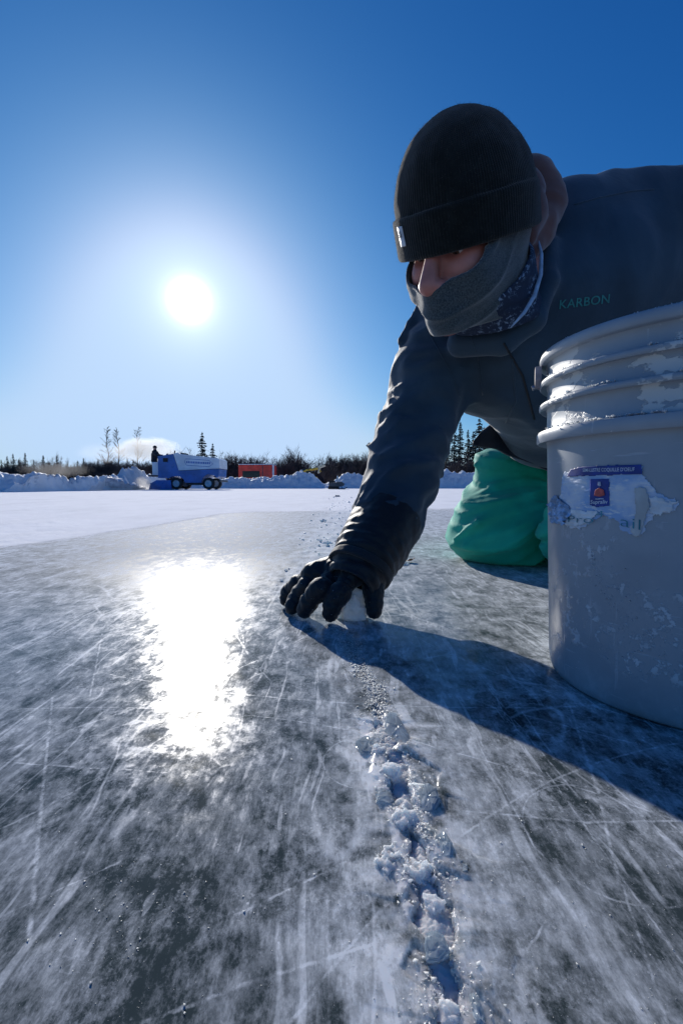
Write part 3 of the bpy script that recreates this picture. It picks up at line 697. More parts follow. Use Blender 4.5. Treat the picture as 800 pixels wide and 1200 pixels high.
sw = MB().tube([Zc + Vector((zx(165), 0, zz_(300))), Zc + Vector((zx(140), 0, zz_(330)))], .02, 6).build('steering_column', DKM, zam)
MB().tube([Zc + Vector((zx(143) + .0 + .05 * math.cos(a), .2 * math.sin(a), zz_(315) + .2 * math.cos(a))) for a in np.linspace(0, 6.283, 17)], .015, 5, False).build('steering_wheel', BLK, sw)
MB().box(zx(668), zx(684), -.8, .8, zz_(486), zz_(468), T0, .02).build('bumper', DKM, zam)
MB().box(zx(380), zx(530), -.55, .55, zz_(512), zz_(480), T0, .02).build('underframe', DKM, zam)
MB().box(zx(205), zx(245), -YW - .025, -YW - .003, zz_(318), zz_(285), T0, .005).build('side_grille', BLK, zam)
for wx in (310, 580):
    for sy in (-1, 1):
        c = Zc + Vector((zx(wx), sy * (YW - .1), .335)); M = Matrix.Translation(c) @ Matrix.Rotation(math.pi / 2, 4, 'X')
        ty_ = MB().lathe([(.19, -.11), (.29, -.12), (.325, -.09), (.335, 0), (.325, .09), (.29, .12), (.19, .11)], 28, M).build('wheel', BLK, zam, True)
        MB().lathe([(.0, -.05), (.06, -.10), (.08, -.07), (.17, -.06), (.20, -.115), (.20, .115), (.17, .06), (.08, .07), (.06, .10), (0, .05)], 24, M).build('rim', RIM, ty_, True)
Vt, Ft = text_mesh('THE OLYMPICS', .20, .0, .004)
mb = MB(); mb.add([Zc + Vector((zx(492) + v.x, -YW - .024, zz_(318) + v.y - v.x * .03)) for v in Vt], Ft); 
# too blurred to read in the photograph: plain blue bands stand where the lettering is
mb = MB()
rd_ = random.Random(3); xx = zx(400)
while xx < zx(600):
    wl = rd_.uniform(.045, .09); z_ = zz_(318) - (xx) * .05; mb.box(xx, xx + wl, -YW - .026, -YW - .021, z_ - .055, z_ + .055, T0); xx += wl + .03
mb.tube([Zc + Vector((zx(x), -YW - .022, zz_(y))) for x, y in ((385, 315), (395, 292), (590, 305), (622, 335), (590, 358), (400, 345), (385, 315))], .012, 5)
mb.build('lettering', BLUE, tk)
def little_person(loc, pose, label, coat, trousers, hat, rz=0, h=.03):
    t = thing('person', loc, label, 'person'); M = Matrix.Translation(loc) @ Matrix.Rotation(rz, 4, 'Z'); J = pose
    def bodyf(p):
        d = smin(ell(p, J['head'], (.095, .08, .12)), cap(p, J['neck'], J['head'], .055), .02)
        d = smin(d, chain(p, [J['neck'], J['chest'], J['hip']], [.09, .14, .13], .04), .04)
        for s_ in 'lr':
            d = smin(d, chain(p, [J['sh' + s_], J['el' + s_], J['ha' + s_]], [.06, .045, .035], .02), .03); d = smin(d, chain(p, [J['hp' + s_], J['kn' + s_], J['ft' + s_]], [.085, .06, .05], .02), .03)
        return d
    allp = np.array([J[k] for k in J]); lo, hi = allp.min(0) - .25, allp.max(0) + .25
    sdf_obj('body', bodyf, lo, hi, h, SKIN0, t, M, .1)
    def coatf(p):
        d = chain(p, [J['neck'], J['chest'], J['hip']], [.11, .18, .17], .05)
        for s_ in 'lr': d = smin(d, chain(p, [J['sh' + s_], J['el' + s_], J['ha' + s_]], [.09, .07, .055], .03), .04)
        return d
    sdf_obj('coat', coatf, lo, hi, h, coat, t, M, .1)
    def trf(p):
        d = cap(p, J['hpl'], J['hpr'], .12)
        for s_ in 'lr': d = smin(d, chain(p, [J['hp' + s_], J['kn' + s_], J['ft' + s_]], [.12, .09, .08], .03), .04)
        return d
    sdf_obj('trousers', trf, lo, hi, h, trousers, t, M, .1)
    hd = V3(J['head'])
    sdf_obj('hat', lambda p: smax(ell(p, hd + V3((0, 0, .03)), (.12, .105, .125)), (hd[2] + .01) - p[:, 2], .01), lo, hi, h, hat, t, M, .1)
    return t
J = dict(head=(0, 0, 1.52), neck=(0, 0, 1.36), chest=(-.02, 0, 1.15), hip=(-.06, 0, .82), shl=(0, -.2, 1.3), shr=(0, .2, 1.3), ell=(.16, -.24, 1.08), elr=(.16, .24, 1.08), hal=(.36, -.14, 1.12), har=(.36, .14, 1.12), hpl=(-.05, -.1, .8), hpr=(-.05, .1, .8), knl=(.0, -.12, .42), knr=(0, .12, .42), ftl=(-.04, -.12, .05), ftr=(-.04, .12, .05))
little_person(Zc + Vector((zx(92), -.1, zz_(424))), J, 'driver in dark winter clothes standing at the back of the blue resurfacer', COAT, COAT, COAT)

# ------------------------------------------------------------------ red trailer, loader, snowmobile
RED = pmat('red trailer paint', (.70, .05, .03), .4, .12, 2); YEL = pmat('yellow loader paint', (.62, .40, .06), .45, .15, 3); GLS = pmat('dark glass', (.015, .02, .022), .1, .1, 3)
Tc = gpt(303, 45); Tc.z = 0; tl = thing('box_trailer', Tc, 'red box trailer with a dark window band, parked beyond the snow bank', 'trailer'); T0 = Matrix.Translation(Tc)
MB().box(-1.75, 1.65, -1.0, 1.0, .55, 2.22, T0, .05).build('trailer_body', RED, tl)
MB().box(-1.72, 1.62, -.97, .97, 2.225, 2.30, T0, .02).build('roof', WHT, tl)
MB().box(-1.35, .3, -1.03, -1.0025, 1.0, 1.62, T0, .01).build('window', GLS, tl)
MB().box(1.53, 1.68, -1.05, -.9, .5, 2.2, T0, .02).build('corner_post', WHT, tl)
MB().box(.55, .62, -1.02, -1.003, .6, 2.15, T0, .004).build('door_edge', DKM, tl)
MB().box(-1.7, 1.6, -.8, .8, .42, .54, T0, .02).build('underframe', DKM, tl)
for x in (-.8, .5):
    for sy in (-.9, .9): MB().lathe([(0, -.1), (.2, -.11), (.33, -.09), (.35, 0), (.33, .09), (.2, .11), (0, .1)], 20, T0 @ Matrix.Translation((x, sy, .35)) @ Matrix.Rotation(math.pi / 2, 4, 'X')).build('wheel', BLK, tl, True)
MB().tube([Tc + Vector((-1.7, -.4, .5)), Tc + Vector((-2.7, 0, .45)), Tc + Vector((-1.7, .4, .5))], .04, 6).build('drawbar', DKM, tl)
Lc = gpt(361, 42); Lc.z = 0; ld = thing('skid_loader', Lc, 'yellow loader half hidden behind the pointed snow pile, bucket raised', 'loader'); T0 = Matrix.Translation(Lc)
MB().prism([(-.9, .45), (.8, .45), (.85, 1.0), (.1, 1.25), (-.9, 1.2)], -.6, .6, T0).build('loader_body', YEL, ld)
MB().box(-.55, .2, -.45, .45, 1.2, 1.72, T0, .05).build('cab', GLS, ld)
for sy in (-.68, .68):
    MB().tube([Lc + Vector((-.8, sy, 1.2)), Lc + Vector((-.1, sy, 1.62)), Lc + Vector((.9, sy, 1.78)), Lc + Vector((1.15, sy, 1.5))], .09, 6).build('lift_arm', YEL, ld)
    for x in (-.55, .5): MB().lathe([(0, -.12), (.25, -.12), (.38, -.1), (.4, 0), (.38, .1), (.25, .12), (0, .12)], 20, T0 @ Matrix.Translation((x, sy, .4)) @ Matrix.Rotation(math.pi / 2, 4, 'X')).build('wheel', BLK, ld, True)
MB().prism([(.9, 1.35), (1.0, 2.0), (1.55, 2.1), (1.6, 2.02), (1.12, 1.85), (1.05, 1.4)], -.8, .8, T0).build('bucket_scoop', pmat('pale worn steel', (.5, .45, .33), .4, .2, 4), ld)
Sc = gpt(394, 27.5); Sc.z = 0; sm_ = thing('snowmobile', Sc, 'small dark snowmobile with a pale windshield, parked at the foot of the snow bank', 'snowmobile', rz=0); T0 = Matrix.Translation(Sc)
MB().prism([(-.45, .18), (.25, .16), (.45, .22), (.5, .33), (.3, .46), (.0, .42), (-.45, .38)], -.28, .28, T0).build('hull', DKM, sm_)
MB().prism([(-.42, .385), (-.05, .425), (-.1, .52), (-.42, .50)], -.16, .16, T0).build('seat', BLK, sm_)
MB().prism([(.02, .43), (.22, .46), (.10, .80), (.03, .82)], -.17, .17, T0).build('windshield', pmat('pale frosted windshield', (.6, .64, .66), .3, .1, 4), sm_)
MB().box(-.5, .18, -.2, .2, .01, .18, T0, .05).build('track', BLK, sm_)
for sy in (-.34, .34):
    MB().tube([Sc + Vector((.1, sy, .03)), Sc + Vector((.5, sy, .03)), Sc + Vector((.64, sy, .12))], .03, 6).build('ski', DKM, sm_)
    MB().tube([Sc + Vector((.35, sy, .05)), Sc + Vector((.28, sy * .7, .28))], .02, 6).build('strut', DKM, sm_)
MB().tube([Sc + Vector((.03, -.3, .62)), Sc + Vector((.06, 0, .6)), Sc + Vector((.03, .3, .62))], .015, 6).build('handlebar', BLK, sm_)

# ------------------------------------------------------------------ steam and blown snow
def puff(name, c, rad, dens, label, seed, nscale=1.2, cat='steam'):
    bm = bmesh.new(); bmesh.ops.create_icosphere(bm, subdivisions=3, radius=1)
    for v in bm.verts: v.co = Vector((v.co.x * rad[0], v.co.y * rad[1], v.co.z * rad[2]))
    me = bpy.data.meshes.new(name); bm.to_mesh(me); bm.free()
    mt = bpy.data.materials.new(name); mt.use_nodes = True; mt.node_tree.nodes.clear(); g = NT(mt)
    T = g.n('ShaderNodeTexCoord').outputs['Object']
    sc_ = g.map(T, tuple(1 / r for r in rad)); ln = g.n('ShaderNodeVectorMath', {0: sc_}, operation='LENGTH').outputs['Value']
    nn = g.noise(g.map(T, loc=(seed, 0, 0)), nscale, 5, .6)
    sh = g.ss(g.m('SUBTRACT', g.m('ADD', g.m('SUBTRACT', 1.0, ln), g.m('MULTIPLY', nn, 1.3)), .65), .0, .55)
    v = g.n('ShaderNodeVolumePrincipled', {'Color': (.97, .97, .98, 1), 'Density': g.m('MULTIPLY', sh, dens), 'Anisotropy': .45})
    g.n('ShaderNodeOutputMaterial', {'Volume': v.outputs[0]})
    me.materials.append(mt); o = bpy.data.objects.new(name, me); C.objects.link(o); o.location = c
    return tag(o, label, cat, kind='stuff')
puff('steam_cloud', P(170, 527, 27.5), (2.3, 1.0, .85), .9, 'white cloud of exhaust steam trailing behind the resurfacer driver', 1.0, 1.1)
puff('steam_trail', P(118, 530, 28.5), (1.6, .9, .75), .12, 'thin trailing end of the steam left of the resurfacer', 5.0, 1.0)
puff('blown_snow', P(160, 569, 24.6), (1.4, .9, .55), .45, 'low cloud of snow dust thrown up behind the machine', 9.0, 2.0, 'snow dust')
puff('drifting_snow', P(66, 551, 22.0), (1.9, .9, .45), .10, 'faint drift of snow dust over the snow bank at left', 13.0, 1.6, 'snow dust')
# ------------------------------------------------------------------ bucket
BC = Vector((.3875, .5130, .0008)); RT, RB, ZT = .1440, .1350, .275
BM4 = Matrix.Translation(BC)
def br(z): return RB + (RT - RB) * min(z, ZT) / ZT
m, g, b, o_ = new_mat('scuffed grey pail plastic'); PLA = m
T = g.n('ShaderNodeTexCoord').outputs['Object']; sep = g.n('ShaderNodeSeparateXYZ', {0: T}); zc = sep.outputs[2]
base = g.mix(g.ss(g.noise(T, 14, 5), .35, .7), (.285, .325, .37), (.345, .385, .43))
scuff = g.m('MAXIMUM', g.ss(g.noise(g.map(T, (1, 1, .05), (.2, 0, 0)), 150, 3), .66, .72), g.ss(g.noise(g.map(T, (.1, .1, 1), (.1, .2, 0)), 220, 3), .67, .73))
paint = g.ss(g.noise(g.map(T, (1, 1, 1.7)), 17, 7, .62), .525, .545)
band = g.m('MULTIPLY', g.ss(zc, .286, .296), g.ss(zc, .372, .362))
paint = g.m('MULTIPLY', paint, band)
low = g.m('MULTIPLY', g.m('MULTIPLY', g.ss(g.noise(T, 95, 6, .72), .53, .575), g.ss(g.noise(T, 13, 3), .47, .60)), g.m('MULTIPLY', g.ss(zc, .21, .13), g.ss(zc, .0, .02)))
frost = g.m('MULTIPLY', g.ss(g.noise(T, 60, 5, .7), .45, .75), g.ss(zc, .05, .0, 0, .35))
drip = g.m('MULTIPLY', g.ss(g.noise(g.map(T, (1, 1, .35)), 48, 4, .6), .66, .68), g.ss(zc, .20, .26))
c = g.mix(g.m('MULTIPLY', scuff, .4), base, (.56, .60, .66)); c = g.mix(g.m('MULTIPLY', paint, .62), c, (.74, .74, .71)); c = g.mix(g.m('MULTIPLY', drip, .6), c, (.66, .68, .68))
c = g.mix(g.m('MAXIMUM', g.m('MULTIPLY', low, .62), frost), c, (.70, .76, .82))
L(g, c, b.inputs['Base Color']); L(g, g.ss(g.noise(T, 30, 4), .3, .7, .34, .5), b.inputs['Roughness'])
L(g, g.bump(g.m('ADD', g.m('ADD', g.m('MULTIPLY', paint, 1.0), g.m('MULTIPLY', low, 1.2)), g.m('ADD', g.m('MULTIPLY', scuff, -.3), g.m('MULTIPLY', g.noise(T, 9, 3), .8))), .6, .0009), b.inputs['Normal'])
b.inputs['Subsurface Weight'].default_value = .0
bk = thing('bucket', BC, 'scuffed grey plastic pail with a torn white and blue paint label, on the ice', 'bucket')
prof = [(0, .004), (.118, .004), (.120, 0), (.1295, .0), (.1325, .0025), (.1345, .009)] + [(br(z), z) for z in np.linspace(.02, .268, 12)]
prof += [(.1440, .2735), (.1450, .2765), (.1545, .2745), (.1560, .2765), (.1562, .2850), (.1550, .2875), (.1460, .2895), (.1448, .292), (.1448, .3135), (.1460, .3160), (.1528, .3150), (.1542, .3165), (.1542, .3200), (.1528, .3215), (.1462, .3225), (.1450, .325), (.1450, .3405), (.1462, .3430), (.1528, .3420), (.1542, .3435), (.1542, .3470), (.1530, .3485), (.1465, .3495), (.1455, .352), (.1458, .3655), (.1475, .3680), (.1528, .3680), (.1545, .3695), (.1548, .3755), (.1535, .3795), (.1500, .3810), (.1475, .3800), (.1462, .3760), (.1425, .345), (.1405, .27), (.1320, .02), (.1250, .0075), (0, .0075)]
bko = mesh_obj('pail', *[(lambda mb: (mb.v, mb.f))(MB().lathe(prof, 200))][0], PLA, None, True)
bko.matrix_basis = BM4
put(bko, bk)
# mark flat shading breaks with autosmooth-like sharp edges
def sharp(o, ang=R(32)):
    bm = bmesh.new(); bm.from_mesh(o.data)
    bmesh.ops.recalc_face_normals(bm, faces=bm.faces[:])
    for e in bm.edges:
        if len(e.link_faces) == 2 and e.calc_face_angle(0) > ang: e.smooth = False
    bm.to_mesh(o.data); bm.free()
sharp(bko, R(50))
def bhit(px, py):
    r = ray(px, py).normalized(); o = Vector((0, 0, H)) - BC
    rad = RT
    for _ in range(6):
        a = r.x ** 2 + r.y ** 2; bb = 2 * (o.x * r.x + o.y * r.y); cc = o.x ** 2 + o.y ** 2 - rad ** 2; disc = bb * bb - 4 * a * cc
        t = (-bb - math.sqrt(max(0, disc))) / (2 * a); q = o + r * t; rad = br(q.z)
    return math.atan2(q.y, q.x), q.z
def wrap(th): return (th + 2 * math.pi) % (2 * math.pi)
def onb(th, z, off): rr_ = br(z) + off; return Vector((rr_ * math.cos(th), rr_ * math.sin(th), z))
def inpoly(px, py, poly):
    ins = np.zeros(px.shape, bool); n = len(poly)
    for i in range(n):
        x1, y1 = poly[i]; x2, y2 = poly[(i + 1) % n]
        c_ = ((y1 > py) != (y2 > py)) & (px < (x2 - x1) * (py - y1) / (y2 - y1 + 1e-12) + x1); ins ^= c_
    return ins
def patch_on(name, pxpoly, mat, off, rag=0.0, seed=1, res=.0008, wrinkle=0.0, parent=bk, thick=.0003):
    pts = []
    for i in range(len(pxpoly)):   # subdivide edges before mapping
        a, c_ = pxpoly[i], pxpoly[(i + 1) % len(pxpoly)]
        for k in range(6): pts.append((a[0] + (c_[0] - a[0]) * k / 6, a[1] + (c_[1] - a[1]) * k / 6))
    hz = [bhit(*p) for p in pts]; poly = [(wrap(t) * RT, z) for t, z in hz]
    pa = np.array(poly); lo, hi = pa.min(0) - .002, pa.max(0) + .002
    gu = np.arange(lo[0], hi[0], res); gv = np.arange(lo[1], hi[1], res); GU, GV = np.meshgrid(gu, gv, indexing='ij')
    q = np.stack([GU.ravel() * 130, GV.ravel() * 130, np.full(GU.size, seed * 3.3)], 1)
    du = fbm(q, 3).reshape(GU.shape) * rag; dv = fbm(q + 50, 3).reshape(GU.shape) * rag
    ins = inpoly(GU + du, GV + dv, poly)
    cell = ins[:-1, :-1] & ins[1:, :-1] & ins[:-1, 1:] & ins[1:, 1:]
    ids = np.arange(GU.size).reshape(GU.shape); ij = np.argwhere(cell)
    Fq = np.stack([ids[ij[:, 0], ij[:, 1]], ids[ij[:, 0] + 1, ij[:, 1]], ids[ij[:, 0] + 1, ij[:, 1] + 1], ids[ij[:, 0], ij[:, 1] + 1]], 1)
    wr = wrinkle * (np.abs(fbm(np.stack([GU.ravel() * 60, GV.ravel() * 240, q[:, 2]], 1), 3)).reshape(GU.shape))
    V = np.array([onb(u / RT, v, off + w_) for u, v, w_ in zip(GU.ravel(), GV.ravel(), wr.ravel())])
    used = np.unique(Fq); remap = -np.ones(GU.size, int); remap[used] = np.arange(len(used))
    o = mesh_obj(name, V[used], remap[Fq], mat, None, True); o.matrix_basis = BM4.copy(); put(o, parent)
    md = o.modifiers.new('thick', 'SOLIDIFY'); md.thickness = thick; md.offset = 1
    return o
m, g, b, o_ = new_mat('torn label paper'); PAP = m
T = g.n('ShaderNodeTexCoord').outputs['Object']
z_ = g.n('ShaderNodeSeparateXYZ', {0: T}).outputs[2]
c = g.mix(g.ss(g.noise(T, 22, 5, .6), .42, .60), (.60, .68, .80), (.30, .47, .74)); c = g.mix(g.ss(g.noise(g.map(T, (1, 1, 3)), 60, 5, .7), .55, .62), c, (.70, .74, .80))
L(g, c, b.inputs['Base Color']); b.inputs['Roughness'].default_value = .55; L(g, g.bump(g.noise(g.map(T, (1, 1, 3)), 160, 5, .7), .6, .0006), b.inputs['Normal'])
lab = patch_on('label', [(660, 556), (670, 551), (700, 549), (753, 546), (756, 556), (765, 573), (778, 582), (791, 584), (795, 592), (784, 600), (770, 606), (760, 612), (753, 626), (741, 628), (730, 622), (718, 610), (706, 605), (696, 612), (684, 619), (668, 620), (655, 614), (650, 604), (655, 590), (657, 574)], PAP, .0003, .0028, 1, wrinkle=.0007)
NAVY = pmat('navy label ink', (.012, .04, .26), .5, .15, 60, .3, 300, .0004); WINK = pmat('white label ink', (.62, .70, .80), .5, .1, 60)
GRYP = pmat('grey paint smear', (.46, .49, .50), .5, .12, 30, .5, 120, .0006); GREN = pmat('teal label ink', (.03, .19, .25), .5, .2, 60); REDI = pmat('red label ink', (.55, .09, .08), .5, .2, 90); FRO = pmat('frosted label scrap', (.66, .70, .74), .6, .1, 60, .6, 200, .001)
patch_on('label_band', [(670, 549), (680, 546.5), (752, 543.5), (752.5, 556), (664, 559)], NAVY, .0013, .0008, 2)
patch_on('emblem_panel', [(692, 561), (714.5, 560.5), (714.5, 593), (699, 594.5), (691.5, 592)], NAVY, .0013, .0003, 3)
patch_on('torn_flap', [(644, 590), (652, 580), (668, 592), (672, 604), (660, 616), (646, 612)], pmat('curled blue label scrap', (.20, .33, .52), .5, .35, 90, .6, 90, .002), .0016, .0016, 4, wrinkle=.004)
patch_on('paint_smear', [(744, 571), (757, 571), (762, 590), (757, 608), (752, 625), (744, 630), (738, 622), (744, 606)], GRYP, .0020, .0012, 5)
patch_on('frost_scrap', [(664, 596), (700, 598), (703, 602), (690, 612), (676, 618), (664, 615)], FRO, .0014, .0018, 6, wrinkle=.001)
patch_on('frost_scrap', [(758, 580), (776, 583), (792, 588), (789, 597), (775, 603), (762, 604)], FRO, .0014, .0030, 7, wrinkle=.001)
def text_on(body, px0, px1, py, size_px, mat, off, shear=0, bold=0.0, slope=None, parent=bk, sy=1.0):
    V, F = text_mesh(body, 1.0, shear, bold); V = np.array([tuple(v) for v in V]); x0, x1 = V[:, 0].min(), V[:, 0].max(); y0, y1 = V[:, 1].min(), V[:, 1].max()
    t0, za = bhit(px0, py if slope is None else py + slope); t1, zb = bhit(px1, py); t0, t1 = wrap(t0), wrap(t1)
    ta, z1 = bhit((px0 + px1) / 2, py - size_px / 2); _, z2 = bhit((px0 + px1) / 2, py + size_px / 2); hz = z1 - z2
    W_ = []
    for x, y, _z in V:
        s_ = (x - x0) / (x1 - x0); th = t0 + (t1 - t0) * s_; z = za + (zb - za) * s_ + ((y - y0) / (y1 - y0) - .5) * hz; W_.append(onb(th, z, off))
    # split long triangles so that they follow the curve
    o = mesh_obj('lettering', W_, F, mat, None, False); o.matrix_basis = BM4.copy(); put(o, parent); return o
text_on("SEMI-LUSTRE COQUILLE D'OEUF", 684, 744, 550.3, 5.2, WINK, .0021, 0, .008, slope=1.0)
text_on("Supraliv", 693, 713, 588.5, 6.0, WINK, .0021, .1, .01, slope=.4)
text_on("Pro", 668, 697, 609, 8, GREN, .0030, 0, -.012, slope=-1)
text_on("4", 699, 708, 602, 7, GREN, .0022, 0, -.012)
text_on("ail", 728, 751, 615, 12, GREN, .0028, 0, -.012, slope=-5)
patch_on('emblem', [(697, 581), (698.5, 574), (703.5, 571), (708.5, 574), (710, 580.5), (703.5, 582)], REDI, .0021, .0003, 8, res=.0004)
patch_on('emblem', [(701.3, 569), (702, 564.5), (705, 564.5), (706, 569), (703.7, 570.2)], pmat('pale label ink', (.45, .48, .62), .5, .2, 60), .0021, .0003, 9, res=.0004)
patch_on('emblem', [(698.5, 584), (708.5, 583.3), (708.5, 585), (698.5, 585.6)], WINK, .0021, .0004, 10, res=.0004)
# handle ear and wire bail, lying down on the far side
thE = bhit(649, 440)[0] - R(13)
Er = Vector((math.cos(thE), math.sin(thE), 0)); Et = Vector((-Er.y, Er.x, 0)); EARM = pmat('faded ear plastic', (.34, .29, .30), .6, .2, 60); WIRE = pmat('galvanised wire', (.35, .36, .38), .35, .1, 60, metal=.9)
for s_ in (1, -1):
    mb = MB(); c_ = BC + Er * s_ * .1548; M = Matrix(((Et.x, Er.x * s_, 0, c_.x), (Et.y, Er.y * s_, 0, c_.y), (0, 0, 1, BC.z), (0, 0, 0, 1)))
    mb.prism([(-.010, .368), (.010, .368), (.012, .352), (.006, .343), (-.006, .343), (-.012, .352)], -.002, .005, M).build('handle_ear', EARM, bk)
    MB().tube([c_ + Er * s_ * .002 + Vector((0, 0, .346)), c_ + Er * s_ * .008 + Vector((0, 0, .344))], .0035, 10).build('rivet', WIRE, bk)
# snow stuck on the ledges and specks on the wall
pts = []; ss_ = []
for k in range(1500):
    th = wrap(rng.choice([bhit(rng.uniform(648.5, 800), 500)[0]])) ; lz, lr = [(.3495, .150), (.3230, .150), (.2895, .151), (.3812, .151)][rng.choice(4, p=[.25, .25, .4, .1])]
    if fbm(np.array([[th * 6, lz * 90, 0]]), 2)[0] < -.05: continue
    rr_ = lr + rng.normal() * (.0028 if lz < .36 else .0008); pts.append((rr_ * math.cos(th), rr_ * math.sin(th), lz - (.0012 if lz > .36 else -.0002))); ss_.append(rng.lognormal(math.log(.0007), .5))
for k in range(230):
    px = rng.normal(736, 22) if k > 90 else 0; py = rng.normal(735, 32)
    if k <= 90: t = rng.random(); px = 694 + 22 * t ** 1.3 + rng.normal() * 2.5; py = 648 + 62 * t + rng.normal() * 3
    if px > 800: continue
    th, z = bhit(px, py)
    if z < .004: continue
    v = onb(th, z, .0004); pts.append(tuple(v)); ss_.append(rng.lognormal(math.log(.00042), .5))
pts = np.array(pts) + np.array(BC)
cr_ = crumbs('stuck_snow', pts, np.clip(ss_, .0002, .003), SNOWM, None, None)
del cr_['kind']; cr_['kind'] = 'stuff'; put(cr_, bk)
# ------------------------------------------------------------------ the person
def cloth(name, col, rough=.75, sheen=.25, weave=900, wrink=.35, col2=None, ws=14, wd=.006):
    m, g, b, o_ = new_mat(name); T = g.n('ShaderNodeTexCoord').outputs['Object']
    n = g.noise(T, 9, 4); L(g, g.mix(g.ss(n, .35, .7), col, col2 or tuple(c * 1.45 for c in col)), b.inputs['Base Color'])
    b.inputs['Roughness'].default_value = rough; b.inputs['Sheen Weight'].default_value = sheen; b.inputs['Sheen Roughness'].default_value = .45
    b.inputs['Specular IOR Level'].default_value = .35
    b1 = g.bump(g.noise(g.map(T, (1, 1, .6)), ws, 4, .55, .6), wrink, wd); L(g, g.bump(g.noise(T, weave, 2, .6), .35, .0006, b1), b.inputs['Normal'])
    return m
JACK = cloth('dark blue jacket shell', (.021, .043, .066), .70, .35, 900, .45)
PANT = cloth('teal snow trousers', (.012, .40, .29), .68, .2, 700, .4)
translucent(PANT, .18, (.02, .6, .42))
GLV = cloth('black glove fabric', (.006, .0075, .011), .55, .25, 1100, .5, ws=60, wd=.002)
HOOD = cloth('rust brown fleece hood', (.13, .06, .052), .9, .5, 500, .3)
SKN = pmat('skin', (.44, .17, .135), .45, .12, 25, .3, 260, .0006, sss=.12)
PB = Vector((.45, 1.2, 0))
per = thing('person', PB, 'person kneeling on the ice in dark jacket and teal trousers, black glove pressing snow', 'person')
# --- head frame
HC = P(548, 284, .760)
v_ = (HC - Vector((0, 0, H))).normalized(); Rv = v_.cross(Vector((0, 0, 1))).normalized(); Uv = Rv.cross(v_).normalized(); Tv = -v_
fv = (-.54 * Rv - .12 * Uv + .83 * Tv).normalized(); uv = (-.12 * Rv + .98 * Uv + .05 * Tv); uv = (uv - fv * uv.dot(fv)).normalized(); lv = uv.cross(fv).normalized()
HM = Matrix(((fv.x, lv.x, uv.x, HC.x), (fv.y, lv.y, uv.y, HC.y), (fv.z, lv.z, uv.z, HC.z), (0, 0, 0, 1)))
HI = HM.inverted()
def toL(p): return HI @ Vector(p)
NECKB = P(652, 322, .97); nb = toL(NECKB)
def headf(p):
    d = ell(p, (-.012, 0, .035), (.098, .077, .098))
    d = smin(d, ell(p, (.028, 0, -.045), (.066, .060, .078)), .035)
    d = smin(d, ell(p, (.055, .040, -.030), (.035, .026, .030)), .02); d = smin(d, ell(p, (.055, -.040, -.030), (.035, .026, .030)), .02)
    d = smin(d, cap(p, (.078, -.032, .020), (.078, .032, .020), .014), .014)
    for s_ in (-1, 1): d = smax(d, -ell(p, (.097, s_ * .033, .003), (.020, .019, .012)), .008)
    d = smin(d, cap(p, (.090, 0, .008), (.115, 0, -.038), .0095, .0150), .009)
    for s_ in (-1, 1): d = smin(d, ell(p, (.103, s_ * .016, -.042), (.013, .009, .009)), .006)
    d = smin(d, cap(p, (.088, -.016, -.066), (.088, .016, -.066), .009), .008); d = smin(d, cap(p, (.086, -.014, -.078), (.086, .014, -.078), .010), .008)
    d = smin(d, ell(p, (.078, 0, -.103), (.024, .026, .020)), .02)
    for s_ in (-1, 1): d = smin(d, ell(p, (-.012, s_ * .070, -.012), (.018, .009, .028)), .006)
    d = smin(d, chain(p, [(-.03, 0, -.05), (float(nb.x) * .5 - .03, float(nb.y) * .5, float(nb.z) * .6 - .03), tuple(nb)], [.055, .052, .06], .02), .03)
    return smin(d, cap(p, tuple(nb), tuple(toL(P(690, 370, 1.10))), .06, .08), .04)
sdf_obj('body', headf, (-.40, -.30, -.40), (.14, .40, .15), .0034, SKN, per, HM)
EYEM, g, b, o_ = new_mat('eye'); T = g.n('ShaderNodeTexCoord').outputs['Object']
rx_ = g.n('ShaderNodeVectorMath', {0: g.map(T, (0, 1, 1))}, operation='LENGTH').outputs['Value']
xs_ = g.n('ShaderNodeSeparateXYZ', {0: T}).outputs[0]
c = g.mix(g.ss(rx_, .0056, .0062), (.09, .05, .03), (.75, .70, .67)); c = g.mix(g.ss(rx_, .0022, .0026), (.005, .005, .005), c); L(g, c, b.inputs['Base Color']); b.inputs['Roughness'].default_value = .08
